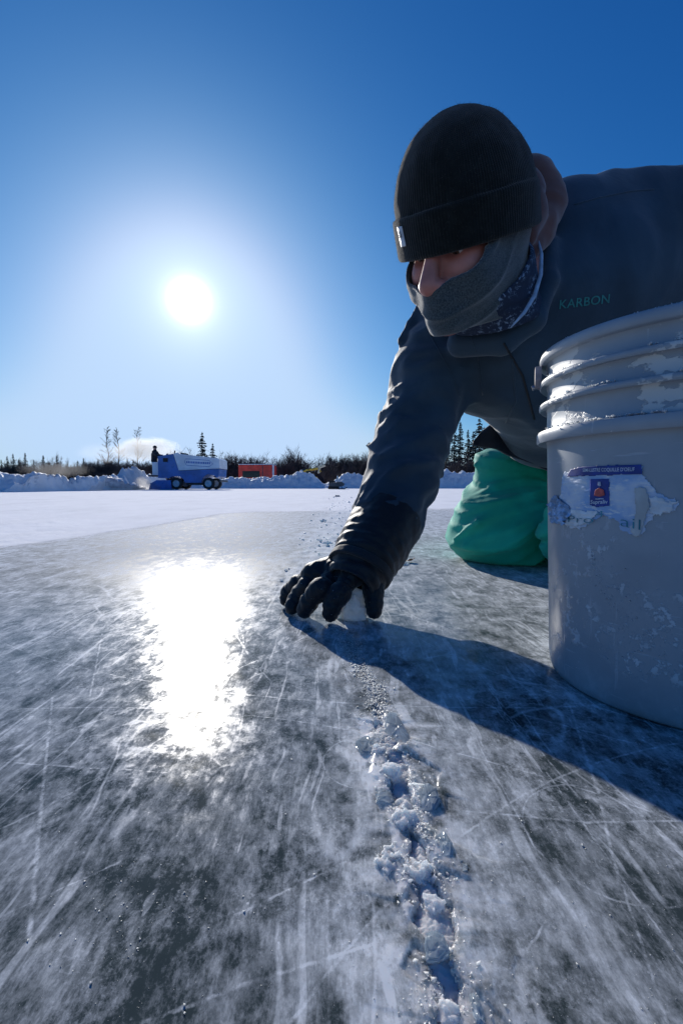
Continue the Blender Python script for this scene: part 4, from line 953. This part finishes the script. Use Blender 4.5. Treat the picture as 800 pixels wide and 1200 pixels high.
for s_ in (-1, 1):
    M = HM @ Matrix.Translation((.0745, s_ * .0325, .0035)) @ Matrix.Rotation(R(38), 4, 'Y')
    bm = bmesh.new(); bmesh.ops.create_uvsphere(bm, u_segments=24, v_segments=16, radius=.0122); mb = MB(); mb.bm(bm)
    e = mb.build('eye', EYEM, None, True); e.matrix_basis = M; put(e, per)
    sdf_obj('eyelid', lambda p: smax(np.abs(ell(p, (0, 0, 0), (.0142,) * 3)) - .0009, -(p[:, 2] + .55 * p[:, 0] - .0045) if False else (-.0015 - p[:, 2] + .10 * p[:, 0]), .001), (-.018,) * 3, (.018,) * 3, .0008, SKN, per, HM @ Matrix.Translation((.0745, s_ * .0325, .0035)), .006)
    mb = MB()
    for k in range(46):
        a = R(-58 + 116 * k / 45); p0 = Vector((.0745 + .0140 * math.cos(a) * .98, s_ * .0325 + .0140 * math.sin(a), .0030)); dr = Vector((math.cos(a), math.sin(a) * .9, -.15)).normalized()
        mb.tube([p0, p0 + dr * .005 + Vector((0, 0, -.001)), p0 + dr * .009 + Vector((0, 0, .0006))], [.00028, .0002, .00006], 3)
    LASH = pmat('frosted lashes', (.30, .22, .15), .6, .2, 200)
    mb.build('eyelashes', LASH, per, False, HM)
    mb = MB(); rd_ = random.Random(4 + s_)
    for k in range(150):
        t = rd_.random(); y = s_ * (.014 + .036 * t); zc_ = .018 + .006 * math.sin(t * 2.4) + rd_.uniform(-.004, .004); p0 = Vector((.0905 - 5.5 * (abs(y) - .0) ** 2, y, zc_))
        dr = Vector((.35, s_ * .8, rd_.uniform(-.1, .5))).normalized(); mb.tube([p0, p0 + dr * .005, p0 + dr * .010], [.0003, .0002, .00005], 3)
    mb.build('eyebrow', pmat('brown brow hair', (.07, .04, .025), .7, .2, 200), per, False, HM)
# --- knit hat
m, g, b, o_ = new_mat('ribbed black knit'); KNIT = m; T = g.n('ShaderNodeTexCoord').outputs['Object']; sp = g.n('ShaderNodeSeparateXYZ', {0: T})
ang = g.m('ARCTAN2', sp.outputs[1], sp.outputs[0]); rib = g.m('SINE', g.m('MULTIPLY', ang, 150)); row = g.m('SINE', g.m('ADD', g.m('MULTIPLY', sp.outputs[2], 2600), g.m('MULTIPLY', rib, 1.5)))
L(g, g.mix(g.ss(g.noise(T, 60, 5, .7), .4, .7), (.005, .007, .007), (.011, .014, .014)), b.inputs['Base Color']); b.inputs['Roughness'].default_value = .95; b.inputs['Sheen Weight'].default_value = .22; b.inputs['Specular IOR Level'].default_value = .15
hb = g.bump(g.m('ADD', g.m('MULTIPLY', rib, .5), g.m('MULTIPLY', row, .25)), .5, .0010); L(g, g.bump(g.noise(T, 900, 3, .7), .5, .0010, g.bump(g.noise(T, 24, 3), .3, .004, hb)), b.inputs['Normal'])
CUF = -.0  # lower edge of the cuff in head coordinates
def hatf(p):
    a = ell(p, (-.008, -.006, .050), (.114, .104, .108))
    a = smin(a, ell(p, (.004, -.006, .105), (.070, .060, .058)), .05)
    a = a + .0030 * perlin(p * 14 + 5) + .0012 * perlin(p * 45)
    sh = smax(a, -(a + .006), .002)
    sh = smax(sh, .018 - p[:, 2], .004)
    q = p.copy(); cuff = ell(p * np.array([1, 1, .18], dtype=np.float32), (-.008, -.006, .006), (.120, .109, .115))
    cuff = smax(cuff, -(cuff + .009), .002) + .0010 * perlin(p * 30 + 2) + .0016 * perlin(p * 11)
    ctop = .066 + .05 * (p[:, 0]) * .2
    cuff = smax(cuff, np.abs(p[:, 2] - .029) - .031, .008)
    return smin(sh, cuff, .0015)
hat = sdf_obj('hat', hatf, (-.15, -.13, -.02), (.14, .13, .20), .0022, KNIT, per, HM)
def fuzz(obj, n, ln, rad, mat, seed, name='fuzz', parent=None, zmin=-9):
    me = obj.data; rd_ = np.random.default_rng(seed); idx = rd_.integers(0, len(me.vertices), n); V = []; F = []
    for k, i in enumerate(idx):
        v = me.vertices[int(i)]; nrm_ = np.array(v.normal); p = np.array(v.co); d = nrm_ + rd_.normal(size=3) * .55; d /= np.linalg.norm(d); l_ = ln * rd_.uniform(.4, 1.2)
        s_ = np.cross(d, rd_.normal(size=3)); s_ = s_ / (np.linalg.norm(s_) + 1e-6) * rad; bend = rd_.normal(size=3) * l_ * .25
        j = len(V); V += [p - s_, p + s_, p + d * l_ * .5 + bend + s_ * .8, p + d * l_ * .5 + bend - s_ * .8, p + d * l_ + bend * 2]; F += [(j, j + 1, j + 2, j + 3), (j + 3, j + 2, j + 4)]
    o = mesh_obj(name, V, F, mat, None, False); o.matrix_basis = world_of(obj); put(o, parent or obj); o['kind'] = 'stuff'; return o
FZ = pmat('wool fuzz', (.09, .085, .075), .8, .2, 60); fuzz(hat, 15000, .0030, .00009, FZ, 3, 'wool_fuzz')
hb_ = bvh_of(hat)
def project(bv, V2, px, py, wpx, rot=0.0, off=.001, persp=None, res=None):
    """lay flat outlines V2 (unit width) on a surface, as a patch printed there"""
    res_ = []
    for x, y in V2:
        a = x * wpx; c_ = y * wpx; X_ = px + a * math.cos(rot) + c_ * math.sin(rot); Y_ = py + a * math.sin(rot) - c_ * math.cos(rot)
        r = ray(X_, Y_).normalized(); loc, nn, i, d = bv.ray_cast(Vector((0, 0, H)), r)
        if loc is None: loc, nn, i, d = bv.find_nearest(Vector((0, 0, H)) + r * .8)
        if nn.dot(r) > 0: nn = -nn
        res_.append(loc + nn * off)
    return res_
def quadgrid(w_, h_, nx, ny): return [(-w_ / 2 + w_ * i / nx, -h_ / 2 + h_ * j / ny) for j in range(ny + 1) for i in range(nx + 1)], [(j * (nx + 1) + i, j * (nx + 1) + i + 1, (j + 1) * (nx + 1) + i + 1, (j + 1) * (nx + 1) + i) for j in range(ny) for i in range(nx)]
V2, F2 = quadgrid(5.8, 24, 4, 10); tg = mesh_obj('hat_tag', project(hb_, V2, 471, 277, 1, R(-12), .0016), F2, pmat('pale grey tag', (.52, .56, .62), .6, .05, 60), None, True); put(tg, per)
md = tg.modifiers.new('thick', 'SOLIDIFY'); md.thickness = .0008
Vt, Ft = text_mesh('K>', 9, 0, .12); mesh_obj('lettering', project(hb_, [(-v.y * .62, v.x * .75 + 3) for v in Vt], 471, 277, 1, R(-12), .0030), Ft, pmat('black print', (.02, .02, .03), .6), tg, False)
# --- face cover
m, g, b, o_ = new_mat('grey fleece'); FLE = m; T = g.n('ShaderNodeTexCoord').outputs['Object']
L(g, g.mix(g.ss(g.noise(T, 420, 4, .75), .35, .68), (.024, .036, .044), (.085, .11, .125)), b.inputs['Base Color']); b.inputs['Roughness'].default_value = .95; b.inputs['Sheen Weight'].default_value = .6; b.inputs['Specular IOR Level'].default_value = .15
L(g, g.bump(g.noise(T, 700, 3, .7), .5, .0010, g.bump(g.noise(g.map(T, (.6, .6, 1.6)), 34, 4), .35, .005)), b.inputs['Normal'])
def folds(p, amp, nx, nz, seed=0):
    n = perlin(p * np.array(nx, dtype=np.float32) + seed); n2 = perlin(p * np.array(nz, dtype=np.float32) + seed + 9)
    return amp * ((.35 - np.abs(n)) * 1.6 + .5 * (.35 - np.abs(n2)))
def coverf(p):
    d = ell(p, (.028, 0, -.045), (.078, .073, .090)); d = smin(d, ell(p, (-.012, 0, .03), (.106, .088, .104)), .03)
    for s_ in (-1, 1): d = smin(d, ell(p, (.052, s_ * .042, -.034), (.044, .036, .042)), .02)
    d = smin(d, cap(p, (.100, 0, -.043), (.085, 0, -.095), .018, .026), .03)
    d = smin(d, chain(p, [(-.02, 0, -.06), (-.04, .005, -.12)], [.075, .072], .02), .04)
    tt = p[:, 2] + .55 * p[:, 0]
    d = d - .0038 * (1 - np.abs(np.sin((p[:, 2] * 1.0 + .75 * p[:, 0] + .02 * perlin(p * 9)) * 68))) ** 2 * np.clip((p[:, 0] + .02) / .07, 0, 1) + folds(p, -.002, (9, 9, 26), (20, 20, 60), 3)
    sh = smax(d, -(d + .0045), .002)
    top = p[:, 2] - np.interp(p[:, 0], [-.12, .0, .045, .075, .10, .118, .14], [.05, .035, .012, -.012, -.032, -.043, -.05]).astype(np.float32) - .004 * perlin(p * 18)
    sh = smax(sh, top, .004)
    return smax(sh, -.118 - p[:, 2] + .25 * (p[:, 0] - .05) * 0, .004)
cov = sdf_obj('face_cover', coverf, (-.17, -.12, -.20), (.16, .13, .07), .0026, FLE, per, HM)
fuzz(cov, 7000, .0018, .00007, pmat('fleece fuzz', (.22, .25, .27), .8, .1, 60), 5, 'fleece_fuzz')
# --- patterned neck tube below it
m, g, b, o_ = new_mat('patterned blue neck tube'); BAN = m; T = g.n('ShaderNodeTexCoord').outputs['Object']
v1 = g.ss(g.noise(T, 150, 5, .7, .6), .52, .62); v2 = g.ss(g.noise(T, 30, 2), .42, .58)
L(g, g.mix(g.m('MULTIPLY', v1, v2), (.012, .025, .06), (.24, .33, .46)), b.inputs['Base Color']); b.inputs['Roughness'].default_value = .8; L(g, g.bump(g.noise(T, 60, 4), .5, .003), b.inputs['Normal'])
def tubef(p):
    d = ell(p, (-.004, .004, -.050), (.088, .084, .084)); d = smin(d, chain(p, [(-.03, .0, -.06), (-.045, .01, -.12)], [.080, .074], .02), .03)
    d = d + folds(p, -.004, (10, 10, 34), (24, 24, 50), 7)
    sh = smax(d, -(d + .005), .002)
    return smax(smax(sh, p[:, 2] * 1.0 + .95 * p[:, 0] + .085 - .02 * 0, .004) if False else smax(sh, p[:, 2] + .055 + .62 * p[:, 0], .005), -.140 - p[:, 2], .004)
sdf_obj('neck_tube', tubef, (-.20, -.13, -.24), (.14, .14, .12), .0026, BAN, per, HM)
EDGE = pmat('pale blue lining edge', (.34, .45, .60), .7, .12, 60, sheen=.3)
# --- hood collapsed behind the head
def hoodf(p):
    pts = [P(606, 200, .85), P(626, 213, .855), P(634, 240, .85), P(627, 268, .83), P(618, 292, .80)]
    d = chain(p, pts, [.024, .033, .036, .031, .020], .02)
    p2 = [P(600, 204, .82), P(614, 224, .80), P(619, 250, .79), P(615, 276, .775)]
    d = smin(d, chain(p, p2, [.022, .026, .025, .018], .02), .006)
    return d + folds(p, -.004, (12, 12, 20), (30, 30, 40), 4)
sdf_obj('hood', hoodf, P(560, 340, .72) - Vector((.02, .03, .02)), P(690, 160, .92) + Vector((.02, .03, .02)), .0032, HOOD, per)
# --- jacket
SR = P(536, 388, .97); EL = P(483, 512, .955); WR = P(452, 612, .865)
ARM = [SR, P(510, 440, .975), EL, P(470, 560, .915), WR, P(443, 640, .825)]
ARR = [.087, .082, .073, .066, .060, .050]
def arm_param(p, pts):
    best = np.full(len(p), 9e9); T_ = np.zeros(len(p)); Q = np.zeros((len(p), 3)); acc = 0
    for i in range(len(pts) - 1):
        a = V3(pts[i]); bb = V3(pts[i + 1]); ba = bb - a; ln = np.linalg.norm(ba); t = np.clip((p - a) @ ba / (ln * ln), 0, 1); q = p - a - t[:, None] * ba; d = np.linalg.norm(q, axis=1)
        m = d < best; best[m] = d[m]; T_[m] = (acc + t * ln)[m]; Q[m] = (q / (d[:, None] + 1e-9))[m]; acc += ln
    return T_, Q, best
TOR = [P(672, 352, 1.06), P(688, 430, 1.26), P(700, 500, 1.48)]
CREASE = [  # crests of the sleeve folds: (px,py) pairs along the cloth, and height
    ([(447, 505), (470, 520), (500, 530)], .010), ([(437, 542), (462, 545), (500, 560), (515, 556)], .010), ([(432, 522), (455, 528)], .007),
    ([(428, 572), (452, 572), (485, 590)], .008), ([(424, 598), (450, 600), (480, 612)], .007), ([(462, 440), (490, 452), (530, 470)], .007), ([(458, 470), (485, 480), (522, 492)], .008),
    ([(468, 400), (480, 380), (492, 356)], .007)]
def jackf(p):
    d = chain(p, TOR, [.207, .198, .172], .06)
    d = smin(d, chain(p, [P(560, 400, .985), P(640, 380, 1.0), P(760, 300, 1.04)], [.093, .13, .14], .05), .06)
    d = smin(d, chain(p, [P(588, 428, 1.0), P(690, 450, 1.07)], [.117, .15], .05), .05)
    SLs = P(782, 282, 1.0)
    d = smin(d, chain(p, [P(700, 270, 1.02), SLs], [.092, .113], .05), .07)
    d = smin(d, chain(p, [SLs, P(860, 400, .98), P(840, 520, .84)], [.108, .078, .055], .03), .03)
    T_, Q, bd = arm_param(p, ARM)
    arm = chain(p, ARM, ARR, .03)
    n1 = perlin(np.stack([T_ * 20 + 1.1 * Q[:, 0] + 3, Q[:, 1] * 1.5, Q[:, 2] * 1.2 + Q[:, 0]], 1)); n2 = perlin(np.stack([T_ * 60 + Q[:, 0], Q[:, 1] * 2.5 + 9, Q[:, 2] * 2.5], 1))
    arm = arm - .0100 * (.30 - np.abs(n1)) * 1.7 - .0014 * (.3 - np.abs(n2)) * 1.6
    for pl, amp in CR3: arm = smin(arm, chain(p, pl, [amp * .9] * len(pl), .01), .013)
    # cuff opening
    wdir = V3((ARM[-1] - ARM[-2]).normalized())
    arm = smax(arm, (p - V3(WR + (ARM[-1] - ARM[-2]) * .25)) @ wdir, .006)
    d = d + folds(p, -.0110, (6.5, 6.5, 2.2), (13, 13, 5), 2)
    d = smin(d, arm, .028)
    d = smin(d, chain(p, [P(590, 400, .92), P(640, 350, .92), P(662, 262, .97)], [.078, .085, .080], .03), .03)
    d = smin(d, chain(p, [P(540, 402, .86), P(588, 399, .83), P(622, 374, .82), P(640, 330, .83), P(642, 285, .86)], [.026, .025, .024, .019, .015], .01), .012)
    hole = ell(p @ RotHL + OffHL, (.0, 0, -.03), (.100, .086, .112))
    d = smax(d, -hole, .008)
    # hem
    d = smin(d, chain(p, [P(612, 466, 1.08), P(636, 492, 1.22), P(668, 512, 1.30)], [.090, .113, .112], .05), .05)
    d = smax(d, (P(640, 700, 1.2).z + .0) - p[:, 2], .004)
    cut = (p - V3(P(610, 548, 1.28))) @ V3((P(560, 530, 1.25) - P(660, 566, 1.3)).cross(Vector((0, 1, 0))).normalized() * (1)); 
    return d
RotHL = np.array(HM.to_3x3(), dtype=np.float32); OffHL = -(np.array(HC, dtype=np.float32) @ RotHL)
CR3 = []
for pl, amp in CREASE:
    q = []
    for (a_, c_) in pl:
        # depth of the front of the sleeve at this pixel
        best = None
        for i in range(len(ARM) - 1):
            for t in np.linspace(0, 1, 12):
                s_ = ARM[i].lerp(ARM[i + 1], t); rd = ARR[i] + (ARR[i + 1] - ARR[i]) * t; w0 = P(a_, c_, s_.y); dx_ = (w0 - s_).length
                if best is None or dx_ < best[0]: best = (dx_, s_, rd)
        dx_, s_, rd = best; q.append(P(a_, c_, s_.y - math.sqrt(max(0, rd * rd - dx_ * dx_)) * .9))
    CR3.append((q, amp))
jlo = (-.02, .62, .08); jhi = (1.04, 1.76, 1.04)
jack = sdf_obj('jacket', jackf, jlo, jhi, .0058, JACK, per)
# seams and print
jb = bvh_of(jack)
def seam(pix, rad=.0012, name='seam', mat=None):
    pts = []
    for i in range(len(pix) - 1):
        for k in range(7):
            t = k / 7; pts.append((pix[i][0] + (pix[i + 1][0] - pix[i][0]) * t, pix[i][1] + (pix[i + 1][1] - pix[i][1]) * t))
    Q = project(jb, [(0, 0)] * 0, 0, 0, 1) ; Q = []
    for a_, c_ in pts: Q += project(jb, [(0, 0)], a_, c_, 1, 0, .0002)
    return MB().tube(Q, rad, 6).build(name, mat or JACK, jack, True)
seam([(672, 240), (700, 232), (740, 224), (770, 222)]); seam([(541, 362), (560, 420), (566, 470)]); seam([(492, 358), (505, 395), (530, 440), (540, 470)])
seam([(600, 420), (604, 470), (590, 500)], .0016)
zip_ = seam([(590, 402), (612, 440), (628, 500)], .0022, 'zip', pmat('black zip', (.008, .009, .012), .5, .1, 60))
Vt, Ft = text_mesh('KARBON', 1, .22, .012, 1.05); xs_ = [v.x for v in Vt]; w0 = max(xs_) - min(xs_); cx_ = (max(xs_) + min(xs_)) / 2; cy_ = (max(v.y for v in Vt) + min(v.y for v in Vt)) / 2
mesh_obj('lettering', project(jb, [((v.x - cx_) / w0, (v.y - cy_) / w0) for v in Vt], 684, 353.5, 61, R(-7), .0012), Ft, pmat('teal print', (.02, .20, .19), .6, .1, 60), jack, False)
# --- pale lining edge curving below the face
pe = [P(629, 276, .79), P(634, 298, .775), P(633, 322, .76), P(626, 346, .75), P(614, 366, .74), P(598, 384, .735)]
MB().tube([pe[0].lerp(pe[0], 0)] + pe[1:], [.001, .0028, .0034, .0034, .0028, .001], 10).build('collar_edge', EDGE, per, True)
# --- lower jacket flap and undershirt
FLAP = cloth('dark flap cloth', (.008, .014, .024), .6, .3)
fp = [(554, 520), (557, 514), (564, 505), (574, 496), (590, 497), (612, 512), (655, 540), (655, 556), (620, 544), (596, 534), (578, 527), (562, 524)]
bm = bmesh.new(); fr = [bm.verts.new(P(a_, c_, 1.155 + .0006 * (a_ - 554))) for a_, c_ in fp]; bk_ = [bm.verts.new(P(a_ + 1.5, c_, 1.185 + .0009 * (a_ - 554))) for a_, c_ in fp]
n = len(fp); bm.faces.new(fr); bm.faces.new(bk_[::-1])
for i in range(n): bm.faces.new((fr[i], bk_[i], bk_[(i + 1) % n], fr[(i + 1) % n]))
bmesh.ops.triangulate(bm, faces=[f for f in bm.faces if len(f.verts) > 4]); bmesh.ops.recalc_face_normals(bm, faces=bm.faces[:])
bmesh.ops.subdivide_edges(bm, edges=bm.edges[:], cuts=2, use_grid_fill=True)
for v in bm.verts: v.co += Vector((0, .012 * math.sin(v.co.x * 60) + .004 * math.sin(v.co.z * 190), 0))
for _ in range(2): bmesh.ops.smooth_vert(bm, verts=bm.verts[:], factor=.3, use_axis_x=True, use_axis_y=True, use_axis_z=True)
me = bpy.data.meshes.new('jacket_flap'); bm.to_mesh(me); bm.free(); me.polygons.foreach_set('use_smooth', np.ones(len(me.polygons), dtype=bool)); me.materials.append(FLAP)
o = bpy.data.objects.new('jacket_flap', me); C.objects.link(o); put(o, per)
# --- trousers
def pantf(p):
    d = chain(p, [P(583, 622, 1.36), P(603, 566, 1.46), P(640, 540, 1.60)], [.138, .105, .15], .06)
    d = smin(d, ell(p, P(580, 550, 1.37), (.052, .06, .060)), .06)
    d = smin(d, chain(p, [P(588, 632, 1.38), P(620, 600, 1.75)], [.115, .10], .05), .05)
    d = smin(d, cap(p, P(640, 540, 1.55), P(730, 540, 1.6), .16), .05)
    d = smin(d, chain(p, [P(730, 540, 1.58), P(705, 620, 1.26), P(720, 626, 1.6)], [.14, .095, .09], .05), .04)
    d = smin(d, cap(p, P(655, 628, 1.18), P(690, 640, 1.18), .030, .06), .03)
    for z_, xo in ((.06, 646), (.11, 644), (.155, 648)):
        c_ = P(xo, 569, 1.15); d = smin(d, ell(p, (c_.x + .012, 1.15, z_), (.030, .03, .024)), .008)
    n1 = perlin(np.stack([p[:, 0] * 5 + p[:, 2] * 2, p[:, 1] * 5, p[:, 2] * 13 - p[:, 0] * 6], 1)); n2 = perlin(np.stack([p[:, 0] * 12 + 4, p[:, 1] * 10, p[:, 2] * 30 - p[:, 0] * 12], 1))
    d = d - .010 * (.30 - np.abs(n1)) - .004 * (.3 - np.abs(n2))
    c0 = P(700, 572, 1.3); an = np.arctan2(p[:, 2] - c0.z, c0.x - p[:, 0]) + .10 * perlin(p * 5); rr_ = np.hypot(p[:, 2] - c0.z, c0.x - p[:, 0])
    d = d - .018 * (1 - np.abs(np.sin(an * 8.5 + 1.2 * perlin(p * 3 + 4)))) ** 1.6 * np.clip(rr_ / .2, 0, 1) - .005 * (1 - np.abs(np.sin(an * 23 + 2 * perlin(p * 6)))) ** 2
    for pl, amp in PC3: d = smin(d, chain(p, pl, [amp * .4] + [amp] * (len(pl) - 2) + [amp * .4], .01), .02)
    d = smax(d, -(cap(p, P(560, 505, 1.25), P(700, 520, 1.25), .05)), .02)
    return smax(d, .0015 - p[:, 2], .02)
PC3 = [([P(531, 632, 1.30), P(560, 612, 1.25), P(600, 596, 1.25), P(640, 590, 1.28)], .008), ([P(545, 590, 1.33), P(580, 572, 1.30), P(640, 566, 1.32)], .008), ([P(556, 545, 1.36), P(590, 552, 1.33), P(645, 558, 1.36)], .006), ([P(545, 640, 1.27), P(580, 632, 1.24), P(625, 612, 1.26)], .007)]
sdf_obj('trousers', pantf, (.22, 1.0, -.005), (1.25, 2.0, .56), .0060, PANT, per)
BOOT = cloth('black boot', (.008, .009, .011), .6, .1)
for a_, c_ in ((P(620, 600, 1.78), 0), (P(745, 615, 1.66), 0)):
    sdf_obj('boot', lambda p: smax(smin(cap(p, (0, 0, .06), (0, .10, .06), .06), cap(p, (0, .16, .02), (0, .14, .13), .045, .05), .05), .002 - p[:, 2], .01), (-.12, -.12, -.02), (.12, .26, .24), .006, BOOT, per, Matrix.Translation((a_.x, a_.y, 0)))
# --- glove on the ice
def fing(pix): return [PZ(a_, c_, z_) for a_, c_, z_ in pix]
FG = {'pinky': (fing([(366, 673, .068), (349, 684, .046), (340, 692, .030), (335, 702, .0150)]), [.0155, .0150, .0150, .0132]),
      'ring': (fing([(380, 671, .071), (360, 687, .050), (350, 698, .032), (342, 711, .0155)]), [.0165, .0160, .0160, .0140]),
      'middle': (fing([(395, 671, .073), (375, 690, .054), (364, 702, .036), (357, 715, .0160)]), [.0170, .0170, .0165, .0145]),
      'index': (fing([(411, 675, .072), (399, 694, .050), (391, 706, .034), (387, 719, .0160)]), [.0175, .0170, .0168, .0145])}
TH = (fing([(436, 668, .075), (437, 688, .052), (438, 702, .034), (438, 716, .0155)]), [.020, .0175, .0160, .0140])
GW = PZ(428, 660, .088)
def glovef(p):
    d = None
    palm = chain(p, [FG['pinky'][0][0], FG['ring'][0][0], FG['middle'][0][0], FG['index'][0][0]], [.0155, .0165, .0175, .0175], .010)
    for k in FG: palm = smin(palm, cap(p, FG[k][0][0], GW, .019, .030), .014)
    palm = smin(palm, cap(p, TH[0][0], GW, .022, .034), .014)
    palm = palm + .0038 * np.abs(perlin(p * 48)) + .0016 * np.abs(perlin(p * 120)) - .001
    d = palm
    for k, (pts, rd) in list(FG.items()) + [('thumb', TH)]:
        T_, Q, bd = arm_param(p, pts); tot = sum((pts[i + 1] - pts[i]).length for i in range(3)); u = T_ / tot
        f_ = chain(p, pts, rd, .010)
        seg = np.abs(np.sin(np.clip(u, 0, 1) * math.pi * 2.4 + .5)); f_ = f_ + .0028 * (1 - seg) ** 2 + .0026 * np.abs(perlin(np.stack([T_ * 120, Q[:, 0] * 2, Q[:, 2] * 2], 1)))
        d = smin(d, f_, .0022)
    return smax(d, .0006 - p[:, 2], .002)
glo = PZ(300, 760, 0); gl_lo = Vector((min(PZ(318, 700, 0).x, -.12), .66, -.002)); gl_hi = Vector((.12, .98, .16))
glv = sdf_obj('glove', glovef, gl_lo, gl_hi, .0021, GLV, per)
CA = [P(447, 622, .845), P(423, 664, .79)]
GX = P(470, 655, .79)
def gcuf(p):
    ax = V3((CA[1] - CA[0]).normalized()); t = (p - V3(CA[0])) @ ax; ln = (CA[1] - CA[0]).length
    q = p - V3(CA[0]) - t[:, None] * ax; r_ = np.linalg.norm(q, axis=1)
    prof_ = np.interp(t / ln, [-.8, -.2, .45, .85, 1.15, 1.5], [.064, .065, .063, .0590, .051, .045]).astype(np.float32)
    ang_ = np.arctan2(q[:, 2], q[:, 0])
    d = r_ - prof_ - .0016 * np.sin(t * 330 + 1.2 * np.sin(ang_ * 2)) * np.clip(t / ln, 0, 1) - .0028 * perlin(p * 24) - .0012 * perlin(p * 70)
    sh = smax(d, -(d + .005), .002); sh = smax(sh, -(t + ln * .42), .003); return smax(sh, t - ln * 1.5, .003)
sdf_obj('glove_cuff', gcuf, (-.06, .68, .01), (.19, 1.0, .26), .0024, GLV, per)
def strapf(p):
    ax = V3((CA[1] - CA[0]).normalized()); t = (p - V3(CA[0])) @ ax; ln = (CA[1] - CA[0]).length; q = p - V3(CA[0]) - t[:, None] * ax; r_ = np.linalg.norm(q, axis=1)
    return smax(np.abs(r_ - .0550) - .0035 + .0008 * perlin(p * 60), np.abs(t - ln * 1.05 - .006 * np.sin(np.arctan2(q[:, 2], q[:, 0]))) - .008, .002)
sdf_obj('wrist_strap', strapf, (-.06, .68, .01), (.17, .98, .22), .002, cloth('black strap webbing', (.012, .014, .018), .7, .2), per)
idx = rng.integers(0, len(glv.data.vertices), 160); pg = np.array([list(glv.data.vertices[int(i)].co) for i in idx]); 
spk = crumbs('stuck_snow', pg, rng.lognormal(math.log(.0006), .45, len(pg)).clip(.0003, .002), SNOWM, None, None); put(spk, glv)
